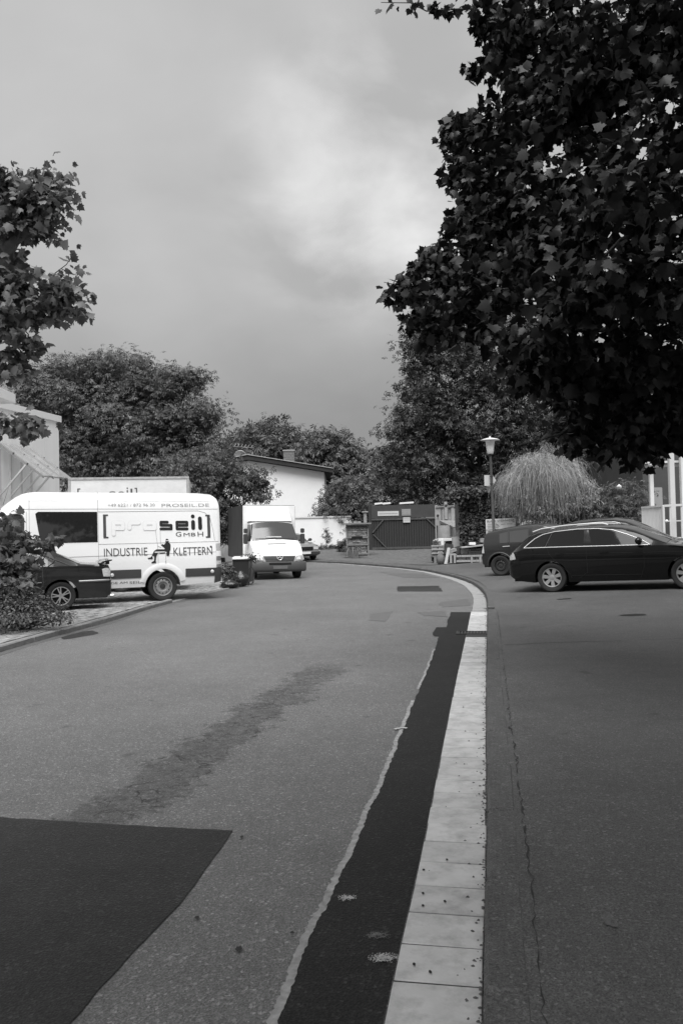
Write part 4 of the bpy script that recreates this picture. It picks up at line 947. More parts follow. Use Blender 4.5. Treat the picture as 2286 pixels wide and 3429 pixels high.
def compact():
    t = empty('compact_car', label='small upright dark hatchback parked in front of the street lamp and stone yard sign', cat='car')
    p = gnd(1669, 1929, zpave); yaw = R_(-29); f = Vector((math.cos(yaw), math.sin(yaw))); l = Vector((-f.y, f.x)); c = Vector((p.x+.08, p.y))+l*.80
    B = Body(x0=-.62, x1=3.16, axles=(0, 2.48), R=.315, ra=.37, archz=1.0, round=.88, crown=.05,
        top=[(-.62, .72), (-.60, .95), (-.57, 1.05), (-.50, 1.30), (-.46, 1.37), (-.36, 1.41), (.1, 1.48), (.5, 1.515), (.9, 1.535), (1.4, 1.53), (1.7, 1.46), (2.1, 1.2), (2.4, 1.0), (2.8, .9), (3.05, .74), (3.16, .5)],
        bot=[(-.62, .40), (-.4, .28), (3, .25), (3.16, .3)], belt=[(-.62, .66), (-.5, .98), (.5, .99), (2.2, .93), (2.8, .84), (3.16, .48)],
        plan=[(-.62, .70), (-.58, .78), (-.45, .83), (-.1, .845), (2.3, .85), (2.8, .8), (3.0, .7), (3.16, .5)], roofw=[(-.62, .6), (-.5, .66), (.5, .66), (1.6, .67), (2.4, .74), (3.16, .45)])
    B.build('dark_paint', t); four_wheels(t, .315, .20, 2.48, .835, 'steel', 'dark_rim')
    side_glass(B, t, [[(.02, 1.01), (.0, 1.30), (.28, 1.34), (.28, 1.01)], [(.33, 1.01), (.33, 1.35), (.92, 1.39), (.92, 1.005)], [(1.04, 1.005), (1.02, 1.40), (1.4, 1.39), (1.62, 1.33), (2.0, 1.07), (2.05, .985)]], 'glass_grey', None, None)
    for s_ in (-1, 1):
        B.line('window_pillar', [(.305, 1.01), (.305, 1.38)], s_, .02, 'plastic', t, .006)
        B.patch('tail_lamp', [(-.60, .73), (-.49, .72), (-.50, .96), (-.59, .97)], s_, 'lamp_clear', t, .012, 6, 6)
        MB().bar(B.P(.12, .90, s_, .014), B.P(.34, .905, s_, .014), .02, .022).build('door_handle', 'trim_bright', t)
        B.line('panel_seam', [(.98, 1.0), (.98, .42), (.9, .32)], s_, .004, 'under', t, 0); B.line('panel_seam', [(-.02, 1.0), (.0, .8), (.28, .6), (.42, .34)], s_, .004, 'under', t, 0)
        lip = [(math.cos(a)*.40, .315+math.sin(a)*.40) for a in np.linspace(R_(4), R_(176), 18)]
        B.line('arch_lip', lip, s_, .028, 'plastic', t, .0); B.line('door_moulding', [(.45, .60), (1.9, .60)], s_, .02, 'plastic', t, .0)
        mirror(t, 1.98, 1.0, .82, s_)
    B.screen('windscreen', 1.66, 2.34, 'glass', t); B.screen('rear_window', -.56, -.47, 'glass', t)
    MB().tube([(-.2, 0, 1.51), (-.36, 0, 1.66)], [.008, .004], 5).build('aerial', 'plastic', t)
    MB().box((-.55, -.7, .28), (3.0, .7, .42)).build('underbody', 'under', t)
    seat_on(t, zpave, 2.48, yaw, c.x, c.y)
compact()
def hatch():
    t = empty('hatchback', label='dark hatchback with arched roof parked behind the black estate car', cat='car')
    yaw = R_(-30); c = Vector((6.15, 21.2))
    B = Body(x0=-.85, x1=3.45, axles=(0, 2.6), R=.32, ra=.37, archz=1.0, round=.86, crown=.05,
        top=[(-.85, .62), (-.83, .95), (-.76, 1.08), (-.5, 1.33), (-.2, 1.47), (.2, 1.55), (.7, 1.58), (1.2, 1.57), (1.5, 1.51), (1.85, 1.34), (2.3, 1.08), (2.5, .98), (2.9, .92), (3.2, .80), (3.38, .64), (3.45, .48)],
        bot=[(-.85, .40), (-.6, .26), (3.2, .22), (3.45, .3)], belt=[(-.85, .58), (-.7, .98), (.5, .98), (2.1, .93), (2.6, .9), (3.2, .74), (3.45, .46)],
        plan=[(-.85, .62), (-.78, .76), (-.6, .84), (-.2, .875), (2.4, .88), (2.9, .84), (3.2, .74), (3.45, .5)], roofw=[(-.85, .5), (-.6, .62), (.2, .64), (1.3, .66), (2.3, .74), (3.45, .45)])
    B.build('black_paint', t); four_wheels(t, .32, .21, 2.6, .865, 'star', 'alloy', 5)
    side_glass(B, t, [[(-.35, 1.02), (-.15, 1.22), (.0, 1.28), (.0, 1.01)], [(.06, 1.01), (.06, 1.31), (.6, 1.39), (.75, 1.39), (.75, 1.0)], [(.85, 1.0), (.85, 1.395), (1.2, 1.38), (1.45, 1.33), (1.75, 1.2), (2.1, .98)]], 'glass', None, None)
    B.screen('windscreen', 1.52, 2.36, 'glass', t); B.screen('rear_window', -.74, -.26, 'glass', t)
    for s_ in (-1, 1):
        mirror(t, 1.95, 1.0, .86, s_, 'black_paint'); B.patch('tail_lamp', [(-.82, .78), (-.62, .80), (-.64, 1.0), (-.76, 1.02)], s_, 'lamp_dark', t, .01, 6, 4)
        B.line('roof_strip', [(-.2, 1.352), (.4, 1.425), (1.0, 1.435), (1.4, 1.40)], s_, .008, 'trim_bright', t, .004)
    MB().box((-.75, -.7, .26), (3.2, .7, .42)).build('underbody', 'under', t)
    seat_on(t, zpave, 2.6, yaw, c.x, c.y)
hatch()
def coupe():
    t = empty('coupe', label='low dark coupe with boot spoiler and silver spoked wheel behind the shrubs', cat='car')
    yaw = R_(201); p = at(206, 2036, 16.75); f = Vector((math.cos(yaw), math.sin(yaw))); l = Vector((-f.y, f.x)); c = Vector((p.x, p.y))-l*.83
    B = Body(x0=-1.03, x1=3.35, axles=(0, 2.55), R=.30, ra=.35, archz=1.0, round=.88, crown=.045,
        top=[(-1.03, .62), (-1.02, .88), (-.99, .935), (-.93, .955), (-.6, .965), (-.42, .985), (-.2, 1.09), (.1, 1.21), (.4, 1.30), (.65, 1.335), (1.0, 1.35), (1.3, 1.33), (1.6, 1.22), (2.0, 1.05), (2.2, .96), (2.7, .9), (3.1, .8), (3.3, .66), (3.35, .5)],
        bot=[(-1.03, .30), (-.9, .23), (3.1, .2), (3.35, .28)], belt=[(-1.03, .60), (-.98, .88), (-.5, .925), (.5, .93), (2.0, .9), (2.8, .84), (3.35, .48)],
        plan=[(-1.03, .70), (-1.0, .77), (-.92, .815), (-.7, .84), (2.5, .845), (3.0, .8), (3.2, .7), (3.35, .55)], roofw=[(-1.03, .62), (-.6, .66), (-.3, .6), (.2, .57), (1.2, .57), (1.8, .64), (2.4, .72), (3.35, .5)])
    B.build('dark_paint', t); four_wheels(t, .30, .205, 2.55, .825, 'double', 'alloy', 5)
    side_glass(B, t, [[(.30, .945), (.33, 1.08), (.42, 1.15), (.60, 1.22), (.62, .945)], [(-.08, .945), (.25, 1.09), (.25, .945)], [(.68, .945), (.68, 1.23), (1.0, 1.26), (1.3, 1.22), (1.8, .98), (1.8, .945)]], 'glass_mid', None, None)
    B.line('window_trim', [(-.16, .945), (.27, 1.135), (.5, 1.215), (.8, 1.26)], 1, .012, 'plastic', t, .006)
    B.screen('rear_window', -.40, .42, 'glass_mid', t, 12); B.screen('windscreen', 1.36, 2.12, 'glass', t)
    for s_ in (-1, 1):
        B.patch('tail_lamp', [(-1.025, .67), (-.84, .68), (-.83, .84), (-.90, .86), (-1.02, .85)], s_, 'lamp_clear', t, .012, 8, 4)
        B.line('side_moulding', [(-1.02, .60), (-.36, .595)], s_, .024, 'steel_rim', t, -.006); B.line('side_moulding', [(.38, .59), (2.1, .58)], s_, .022, 'dark_paint', t, -.004)
        B.line('panel_seam', [(.30, .93), (.28, .60), (.38, .35)], s_, .004, 'under', t, 0); B.line('shoulder_line', [(-.95, .885), (.6, .905), (2, .88)], s_, .006, 'under', t, -.002)
        P = B.P(.62, .80, s_, .01); MB().bar((.53, P[1], .80), (.71, P[1], .805), .02, .03).build('door_handle', 'plastic', t)
    mb = MB(); sp = [(-.80, .965), (-.86, 1.0), (-.97, 1.025), (-1.05, 1.03), (-1.05, 1.01), (-.98, .99)]
    mb.prism(sp, lambda u, v, w: (u, -.74+w, v), 1.48); mb.build('spoiler', 'dark_paint', t, True, 30)
    for y in (-.6, .6): MB().box((-1.0, y-.03, .93), (-.92, y+.03, 1.01)).build('spoiler_foot', 'dark_paint', t)
    MB().tube([(-.98, .45, .25), (-1.09, .45, .245)], .03, 10).build('exhaust', 'chrome', t)
    MB().box((-.95, -.68, .22), (3.1, .68, .38)).build('underbody', 'under', t)
    seat_on(t, zbay, 2.55, yaw, c.x, c.y, .3)
coupe()

# ---------------------------------------------------------------- parcel van seen from the front
def parcel_van():
    t = empty('parcel_van', label='white box-bodied delivery van facing out with a three-pointed star on its grille', cat='van')
    yaw = math.atan2(-.957, .29); f = Vector((math.cos(yaw), math.sin(yaw))); wb = 3.55
    front = at(920, 1930, 29.2); c = Vector((front.x, front.y))-f*wb
    o = wb                                                    # front axle
    B = Body(x0=o-1.25, x1=o+.88, axles=(o,), R=.34, ra=.42, archz=1.0, round=.9, crown=.06,
        top=[(o-1.25, 2.14), (o-.62, 2.13), (o-.50, 2.07), (o-.3, 1.86), (o+.08, 1.43), (o+.16, 1.37), (o+.4, 1.22), (o+.62, 1.04), (o+.74, .90), (o+.80, .80), (o+.85, .66), (o+.88, .60)],
        bot=[(o-1.25, .45), (o+.4, .34), (o+.88, .32)], belt=[(o-1.25, 1.32), (o-.2, 1.32), (o+.2, 1.24), (o+.5, 1.05), (o+.72, .80), (o+.88, .56)],
        plan=[(o-1.25, .955), (o, .955), (o+.4, .93), (o+.6, .91), (o+.74, .87), (o+.82, .78), (o+.88, .62)], roofw=[(o-1.25, .80), (o-.5, .78), (o, .84), (o+.3, .84), (o+.7, .80), (o+.88, .7)])
    B.build('white_paint', t, 'cab')
    # windscreen with black border
    B.screen('windscreen', o-.50, o+.10, 'glass_screen', t, 11, .008)
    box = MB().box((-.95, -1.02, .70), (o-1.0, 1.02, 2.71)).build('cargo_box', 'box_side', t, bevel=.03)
    MB().box((o-1.0, -1.0, .72), (o-.955, 1.0, 2.69)).build('box_front', 'white_panel', t, bevel=.012)
    # wind deflector between cab roof and box
    rows = []
    for x, z, w, e in ((o-.50, 2.10, .82, .0), (o-.55, 2.22, .80, .03), (o-.66, 2.42, .77, .05), (o-.80, 2.60, .73, .05), (o-.93, 2.67, .70, .03)):
        rows.append([(x-.5, -w-.02, z-.02), (x-.12, -w, z), (x-.02, -w*.9, z), (x+e*.3, -w*.5, z), (x+e*.4, 0, z), (x+e*.3, w*.5, z), (x-.02, w*.9, z), (x-.12, w, z), (x-.5, w+.02, z-.02)])
    MB().grid(rows).build('roof_fairing', 'white_paint', t, True, 50)
    fx = lambda y, z: (interp([(2.10, o-.50), (2.24, o-.56), (2.5, o-.70), (2.74, o-.86)], z)+.03-abs(y)*.01, y, z)
    text_fit('embossed_letters', 'DHL', lambda u, v: (fx(u, v)[0]+.006, u, v), -.36, .34, 2.24, 2.40, 'print_ghost', t)
    four_wheels_front = [wheel(t, o, s_*.82, .34, .225, s_, 'steel', 'steel_rim') for s_ in (-1, 1)]
    for s_ in (-1, 1): wheel(t, 0, s_*.82, .34, .225, s_, 'steel', 'steel_rim')
    def face(name, poly, m, off=.01, z_of=None, bow=.05):       # a plate on the nose, (y, z) polygon
        def X(y, z):
            tab = [(.30, o+.875), (.58, o+.88), (.66, o+.855), (.80, o+.805), (.90, o+.745), (1.04, o+.625), (1.22, o+.405), (1.37, o+.165)]
            return interp(tab, z)+off-bow*(y/.8)**2
        mb = MB(); ys = np.linspace(min(p[0] for p in poly)+1e-4, max(p[0] for p in poly)-1e-4, 14); rows = []
        for y in ys:
            zz = [za+(zb-za)*(y-a)/(b-a) for (a, za), (b, zb) in zip(poly, poly[1:]+poly[:1]) if (a-y)*(b-y) <= 0 and abs(a-b) > 1e-9]
            lo, hi = min(zz), max(zz); rows.append([(X(y, lo+(hi-lo)*k/4), y, lo+(hi-lo)*k/4) for k in range(5)])
        return mb.grid(rows).build(name, m, t, True, 60)
    bx = lambda y: o+.95-.13*(abs(y)/.98)**3.5
    ring = [(o+.42, -.985)]+[(bx(y), y) for y in np.linspace(-.98, .98, 25)]+[(o+.42, .985)]
    MB().grid([[(x-i_, y*(1-i_*.4), z) for x, y in ring] for z, i_ in ((.27, .10), (.30, .03), (.36, .0), (.56, .0), (.62, .02), (.64, .10))]).build('bumper', 'bumper_grey', t, True, 50)
    face('grille', [(-.50, .64), (-.60, .84), (.60, .84), (.50, .64)], 'plastic', .03, bow=.03)
    for z in (.685, .735, .785): face('grille_bar', [(-.52, z-.012), (-.52, z+.012), (.52, z+.012), (.52, z-.012)], 'dark_rim', .045, bow=.03)
    face('lower_grille', [(-.40, .52), (-.40, .60), (.40, .60), (.40, .52)], 'under', .078, bow=.04)
    for s_ in (-1, 1):
        face('headlamp', [(s_*.50, .64), (s_*.62, .84), (s_*.88, .86), (s_*.90, .70)], 'headlamp', .045, bow=.03); face('reflector', [(s_*.60, .70), (s_*.64, .80), (s_*.76, .81), (s_*.76, .71)], 'lamp_clear', .056, bow=.03)
        face('bumper_slot', [(s_*.42, .38), (s_*.42, .48), (s_*.78, .50), (s_*.80, .42)], 'under', .082, bow=.11)
    face('blank_plate_holder', [(-.26, .38), (-.26, .50), (.26, .50), (.26, .38)], 'mid_plastic', .09, bow=.02)
    st = MB().lathe([(.105, -.012), (.115, 0), (.105, .012), (.092, 0)], 28, 'x', (o+.885, 0, .80), True)
    for k in range(3):
        a = R_(90+120*k); st.bar((o+.887, 0, .80), (o+.887, .1*math.cos(a), .80+.1*math.sin(a)), .026, .022, (1, 0, 0))
    st.build('star_emblem', 'trim_bright', t, True, 40)
    MB().bar((o+.36, -.35, 1.268), (o+.36, .35, 1.268), .03, .02).build('bonnet_vent', 'plastic', t)
    for y0, y1 in ((-.72, .05), (.0, .72)): MB().tube([(o+.11, y0, 1.44), (o+.075, y1, 1.475)], .014, 5).build('wiper', 'plastic', t)
    MB().box((o+.01, -.32, 1.495), (o+.03, .25, 1.53)).build('windscreen_papers', 'print_white', t)
    for s_ in (-1, 1):
        B.patch('door_window', [(o-.95, 1.36), (o-.95, 1.98), (o-.55, 1.98), (o-.02, 1.46), (o+.0, 1.36)], s_, 'glass', t, .006)
        B.line('door_seam', [(o-1.0, .6), (o-1.0, 2.0)], s_, .005, 'seam', t)
        mb = MB().box((o-.10, s_*1.06-.08, 1.26), (o-.0, s_*1.06+.08, 1.62)); mb.box((o-.10, s_*1.06-.07, 1.65), (o-.0, s_*1.06+.07, 1.82)); mb.bar((o-.1, s_*.9, 1.36), (o-.06, s_*1.05, 1.4), .04, .04)
        mb.build('mirror', 'plastic', t, bevel=.02)
    MB().box((-.8, -.85, .42), (o+.6, .85, .72)).build('chassis', 'under', t)
    seat_on(t, lambda x, y: zbase(y), wb, yaw, c.x, c.y, .7, -.016)
M['bumper_grey'] = mat('bumper_grey', .075, .55, var=.06, scale=6)
M['glass_screen'] = glass_mat('glass_screen', .05, .12, None, .6)
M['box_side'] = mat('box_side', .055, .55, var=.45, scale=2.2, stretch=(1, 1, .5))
M['print_ghost'] = mat('print_ghost', .72, .5)
parcel_van()

# ---------------------------------------------------------------- saloon half hidden behind the parcel van
def saloon():
    t = empty('saloon_car', label='older grey saloon car with dark grille standing at the white garden wall', cat='car')
    yaw = R_(-64); wb = 2.6; f = Vector((math.cos(yaw), math.sin(yaw))); l = Vector((-f.y, f.x))
    p = at(1047, 1880, 42.3); c = Vector((p.x, p.y))-l*.72-f*wb
    B = Body(x0=-.95, x1=3.35, axles=(0, 2.6), R=.30, ra=.35, archz=1.0, round=.86, crown=.05,
        top=[(-.95, .6), (-.93, .9), (-.5, .95), (-.1, 1.2), (.3, 1.36), (1.2, 1.38), (1.5, 1.3), (2.0, .98), (2.2, .93), (3.0, .86), (3.25, .76), (3.33, .6), (3.35, .5)],
        bot=[(-.95, .3), (-.6, .22), (3, .22), (3.35, .3)], belt=[(-.95, .58), (-.8, .88), (2, .88), (3, .8), (3.35, .48)],
        plan=[(-.95, .72), (-.8, .82), (2.6, .85), (3.1, .82), (3.3, .76), (3.35, .7)], roofw=[(-.95, .6), (0, .6), (1.4, .6), (2.2, .75), (3.35, .7)])
    B.build('grey_paint', t); four_wheels(t, .30, .20, 2.6, .83, 'steel', 'steel_rim')
    B.screen('windscreen', 1.42, 2.0, 'glass_screen', t); side_glass(B, t, [[(.0, .92), (.3, 1.28), (.8, 1.3), (.8, .92)], [(.88, .92), (.88, 1.3), (1.3, 1.28), (1.85, .93)]], 'glass', None, None)
    MB().box((3.33, -.42, .58), (3.375, .42, .74)).build('grille', 'under', t, bevel=.01); MB().tube([(3.37, -.45, .75), (3.37, .45, .75)], .012, 6).build('grille_trim', 'chrome', t)
    for s_ in (-1, 1): MB().box((3.29, min(s_*.45, s_*.72), .58), (3.36, max(s_*.45, s_*.72), .73)).build('headlamp', 'lamp_clear', t, bevel=.015)
    MB().box((3.22, -.80, .32), (3.43, .80, .50)).build('bumper', 'plastic', t, bevel=.03); MB().box((3.425, -.26, .38), (3.44, .26, .49)).build('number_plate', 'print_white', t)
    MB().box((3.425, -.78, .50), (3.435, .78, .515)).build('bumper_trim', 'trim_bright', t)
    for s_ in (-1, 1): mirror(t, 1.75, .95, .83, s_)
    seat_on(t, zpave, wb, yaw, c.x, c.y)
saloon()
# ---------------------------------------------------------------- white minibus glimpsed between the two vans
def minibus():
    t = empty('minibus', label='white minibus glimpsed in the gap between lettered van and parcel van', cat='van')
    p = at(757, 1862, 36.5); yaw = R_(172); c = Vector((p.x-.9, p.y+.9)); z = zbase(36.5)
    B = Body(x0=-1.0, x1=3.8, axles=(0, 2.9), R=.32, ra=.38, archz=1.0, round=.85, crown=.06,
        top=[(-1.0, 1.7), (-.95, 1.88), (-.6, 1.94), (2.2, 1.94), (2.6, 1.8), (3.2, 1.15), (3.6, 1.0), (3.8, .6)], bot=[(-1, .35), (-.8, .25), (3.6, .24), (3.8, .3)],
        belt=[(-1, 1.05), (3, 1.05), (3.5, .9), (3.8, .5)], plan=[(-1, .85), (-.9, .91), (3.2, .92), (3.6, .8), (3.8, .6)], roofw=[(-1, .75), (2.4, .76), (3.8, .6)])
    B.build('white_paint', t); four_wheels(t, .32, .2, 2.9, .9, 'steel', 'steel_rim')
    for s_ in (-1, 1): B.patch('side_window', [(-.85, 1.1), (-.85, 1.68), (.3, 1.7), (.3, 1.1)], s_, 'glass', t); B.patch('side_window', [(.4, 1.1), (.4, 1.7), (1.5, 1.7), (1.5, 1.1)], s_, 'glass', t); B.patch('bumper_end', [(-.99, .35), (-.99, .55), (-.45, .55), (-.45, .35)], s_, 'plastic', t, .012)
    B.screen('windscreen', 2.55, 3.18, 'glass', t)
    seat_on(t, lambda x, y: z, 2.9, yaw, c.x, c.y)
minibus()
# ---------------------------------------------------------------- tall white box trailer
def box_trailer():
    a = at(231, 1602, 22.9); b = at(624, 1593, 22.9); y0 = 22.9
    t = empty('box_trailer', (0, 0, 0), 0, 'tall white box trailer with scuffed edge band behind the lettered van', 'trailer')
    zb = zbay(-6.3, 23.5); top = (a.z+b.z)/2
    MB().box((a.x, y0, zb+.55), (b.x, y0+2.1, top)).build('cargo_box', 'trailer_panel', t, bevel=.015)
    for q in (MB().box((a.x-.02, y0-.022, top-.05), (b.x+.02, y0+.03, top+.02)), MB().box((b.x-.06, y0-.02, zb+.5), (b.x+.02, y0+.03, top-.05)), MB().box((a.x-.02, y0-.02, zb+.5), (a.x+.05, y0+.03, top-.05)), MB().box((a.x-.02, y0-.02, zb+.45), (b.x+.02, y0+.05, zb+.56))):
        q.build('edge_rail', 'steel_rail', t, bevel=.006)
    fn = lambda u, v: (u, y0-.006, v)
    P = lambda x, y: at(x, y, y0)
    k = .4974
    def put(s_, x0, x1, yt, h, m='print_dark'):
        p0 = P(x0*k, 1560+yt*k); p1 = P(x1*k, 1560+yt*k); text_fit('lettering', s_, fn, p0.x, p1.x, p0.z-h, p0.z, m, t)
    put('[', 520, 540, 152, .30); put('s', 725, 772, 170, .16); put('e', 782, 830, 170, .16); put('i', 842, 852, 142, .27); put('l', 868, 880, 150, .24); put(']', 895, 912, 144, .32)
    for s_ in (0, 1):
        w = P(402, 1970); tw = wheel(t, w.x, y0+.12+s_*1.8, .33, .2, -1 if s_ == 0 else 1, 'star', 'alloy', 5); tw.location.z = zb
    MB().box((w.x-1.2, y0+.2, zb+.3), (w.x+1.2, y0+1.9, zb+.56)).build('chassis', 'under', t)
    MB().bar((a.x, y0+1.05, zb+.45), (a.x-1.3, y0+1.05, zb+.45), .1, .1).build('drawbar', 'dark_rim', t)
    MB().tube([(a.x-1.2, y0+1.05, zb), (a.x-1.2, y0+1.05, zb+.6)], .035, 8).build('jockey_leg', 'dark_rim', t)
    t.matrix_world = Matrix.Translation((a.x, y0, 0)) @ Matrix.Rotation(R_(9), 4, 'Z') @ Matrix.Translation((-a.x, -y0, 0))
def panel_mat():
    m = mat('trailer_panel', .72, .5, var=.08, scale=4); return m
M['trailer_panel'] = panel_mat()
box_trailer()
# ================================================================ the stone yard beside the gate
def one(name, mb, m, lab, cat, bevel=.012, group=None, smooth=False): o = mb.build(name, m, None, smooth, bevel=bevel); tag(o, lab, cat, group); return o
def slab(p0, p1, Y, d): return MB().box((p0.x, Y, p0.z), (p1.x, Y+d, p1.z))
K6 = .17857
def c6(x, y, Y): return at(1400+x*K6, 1680+y*K6, Y)
def boards():
    Y = 40.5; t = empty('board_screen', (0, 0, 0), 0, 'weathered pale screen of upright boards next to the ivy', 'fence'); r = random.Random(2); zb = zpave(4.5, Y)
    x = 322
    while x < 700:
        w = r.choice((38, 46, 56, 64)); a = c6(x, 690, Y); b = c6(min(x+w-5, 705), 62+r.uniform(0, 55), Y)
        y = Y+r.uniform(-.04, .04); MB().box((a.x, y, zb), (b.x, y+.03, b.z)).build('board', 'timber_pale' if r.random() < .75 else 'timber', t, bevel=.006); x += w
    a = c6(480, 0, Y); b = c6(540, 330, Y); MB().box((a.x, Y-.12, b.z), (b.x, Y-.06, a.z)).build('tall_board', 'timber_pale', t, bevel=.006)
    a = c6(322, 100, Y); b = c6(700, 75, Y); MB().bar((a.x, Y-.06, a.z), (b.x, Y-.06, b.z), .05, .07).build('rail', 'timber', t)
    for x, y in ((365, 262), (515, 72), (590, 125)): p = c6(x, y, Y-.13); MB().lathe([(.001, -.02), (.06, -.015), (.07, .02)], 10, 'y', p).build('bracket', 'dark_rim', t)
boards()
p = c6(420, 345, 39.8); q = c6(700, 345, 39.8)
one('stone_shelf', MB().add([(p.x, 40.4, p.z), (q.x, 40.4, q.z), (q.x, 39.2, q.z-.28), (p.x+.55, 39.2, p.z-.36), (p.x, 40.4, p.z-.08), (q.x, 40.4, q.z-.09), (q.x, 39.2, q.z-.36), (p.x+.55, 39.2, p.z-.44)], [(0,1,2,3),(4,5,6,7),(0,1,5,4),(1,2,6,5),(2,3,7,6),(3,0,4,7)]), 'stone', 'tilted stone slab jutting out from the pale board screen', 'stone', .01)
# curved pale stone niche
p = c6(345, 690, 39.3); q = c6(610, 440, 39.3); n = 14; cx = (p.x+q.x)/2; rad = (q.x-p.x)/2; mb = MB()
mb.grid([[(cx+rad*math.cos(a)*s_, 39.3+rad*.8*math.sin(a)*s_, z) for a in np.linspace(0, math.pi, n)] for s_, z in ((1, zpave(4.6, 39.4)), (1, q.z), (.86, q.z), (.86, zpave(4.6, 39.4)))])
one('stone_niche', mb, 'stone_pale', 'pale curved stone niche standing below the jutting slab', 'stone', 0, smooth=True)
p = c6(725, 545, 39.6); q = c6(755, 120, 39.6); one('white_pole', MB().tube([(p.x, 39.6, zpave(5.2, 39.6)), (q.x, 39.6, q.z)], .045, 8), 'white_metal', 'thin white pole standing against the ivy beside the board screen', 'pole', 0, smooth=True)
# upright slab with stepped outline
Yq = 36.3; pts = [(690, 760), (690, 570), (705, 545), (830, 540), (870, 600), (885, 548), (960, 545), (990, 650), (1000, 760)]
pp = [c6(x, y, Yq) for x, y in pts]; one('stone_slab', MB().prism([(v.x, v.z if i not in (0, 8) else zpave(5, Yq)) for i, v in enumerate(pp)], lambda u, v, w: (u, Yq+w, v), .12), 'stone_pale', 'large pale upright stone slab with stepped outline before the ivy', 'stone', 0)
a = c6(640, 735, 35.4); b = c6(1125, 650, 35.4); one('stone_block', MB().box((a.x, 35.4, zpave(5, 35.4)-.05), (b.x, 36.1, b.z)), 'stone_pale', 'long pale stone block lying behind the stacked slabs', 'stone', .03)
a = c6(375, 690, 35.6); b = c6(690, 632, 35.6); one('stone_ledge', MB().box((a.x, 35.6, a.z-.12), (b.x, 36.2, a.z)), 'white_panel', 'thin bright slab resting across the pebble crate', 'stone', .01)
a = c6(428, 830, 35.5); b = c6(476, 690, 35.5); one('stone_post', MB().box((a.x, 35.5, zpave(4.3, 35.5)), (b.x, 35.8, b.z-.02)), 'white_panel', 'short bright stone post under the thin slab', 'stone', .01)
# pebble crate and stacked courses at the left end
def stack():
    Y = 35.4; t = empty('pebble_crate', (0, 0, 0), 0, 'timber crate heaped with pebbles on top of stacked stone courses', 'crate'); a = c6(258, 1010, Y); b = c6(470, 690, Y); zb = zpave(a.x, Y); r = random.Random(6)
    zc = c6(258, 835, Y).z
    MB().box((a.x+.04, Y+.1, zb+.1), (b.x-.04, Y+.7, zc-.05)).build('core', 'under', t)
    for i in range(3):
        z = zb+.28+i*(zc-zb-.28)/3
        MB().box((a.x-.03, Y-.03, z+.14), (b.x+.02, Y+.06, z+.21)).build('timber_bearer', 'timber_pale', t, bevel=.01)
        x = a.x
        while x < b.x-.06: w = min(r.uniform(.16, .3), b.x-x); MB().box((x+.01, Y+r.uniform(0, .03), z), (x+w-.01, Y+.4, z+.135)).build('stone', 'stone' if r.random() < .5 else 'stone_pale', t, bevel=.02); x += w
    for i in range(46):
        u, v = r.random(), r.random(); x = a.x+.05+u*(b.x-a.x-.28); z = zc+.06+v*(b.z-zc)*(.75-.6*abs(u-.45)); s_ = r.uniform(.035, .075)
        bm = bmesh.new(); bmesh.ops.create_icosphere(bm, subdivisions=1, radius=s_)
        for w in bm.verts: w.co.z *= .75
        me = bpy.data.meshes.new('pebble'); bm.to_mesh(me); bm.free(); o = link('pebble', me, 'stone_pale' if r.random() < .45 else 'stone', t, True, 80); o.location = (x, Y+.05+.25*(1-v), z)
    MB().box((a.x+.08, Y+.0, zb), (a.x+.18, Y+.6, zb+.3)).build('leg', 'timber', t); MB().box((b.x-.2, Y+.0, zb), (b.x-.1, Y+.6, zb+.3)).build('leg', 'timber', t)
stack()
p = c6(425, 1180, 34.3); lump('sack', (p.x, 34.4, zpave(p.x, 34.4)), (.20, .18, .26), 'sack', 12, 'grey filled sack slumped below the pebble crate', 'sack')
a = c6(515, 1195, 33.9); b = c6(575, 870, 34.3); one('plank', MB().bar((a.x, 33.9, zpave(a.x, 33.9)), (b.x, 34.3, b.z), .13, .10), 'timber_pale', 'square timber leaning against the stone crate', 'timber', .008)
def crate():
    Y = 33.9; a = c6(590, 1190, Y); b = c6(1290, 985, Y); zb = zpave(a.x+1, Y)
    t = empty('stone_crate', (0, 0, 0), 0, 'long low pallet crate of timber rails packed with stone blocks', 'crate'); zt = c6(700, 1000, Y).z
    for z in (zb+.03, zt-.10): MB().box((a.x+.28, Y-.02, z), (b.x, Y+.06, z+.09)).build('rail', 'timber_pale', t, bevel=.008)
    for u in (.0, .10, .55, .78, .97): x = a.x+u*(b.x-a.x); MB().box((x, Y-.05, zb), (x+.09, Y-.022, zt+(.04 if u < .2 else -.01))).build('upright', 'timber_pale', t, bevel=.008)
    x = a.x+.32; r = random.Random(9)
    while x < b.x-.1: w = r.uniform(.3, .5); MB().box((x, Y+.065, zb+.12), (min(x+w-.02, b.x), Y+.9, zt-.04)).build('stone', 'stone', t, bevel=.015); x += w
    MB().box((a.x, Y, zt-.02), (a.x+.3, Y+.5, zt+.05)).build('cap_stone', 'stone_pale', t, bevel=.015)
crate()
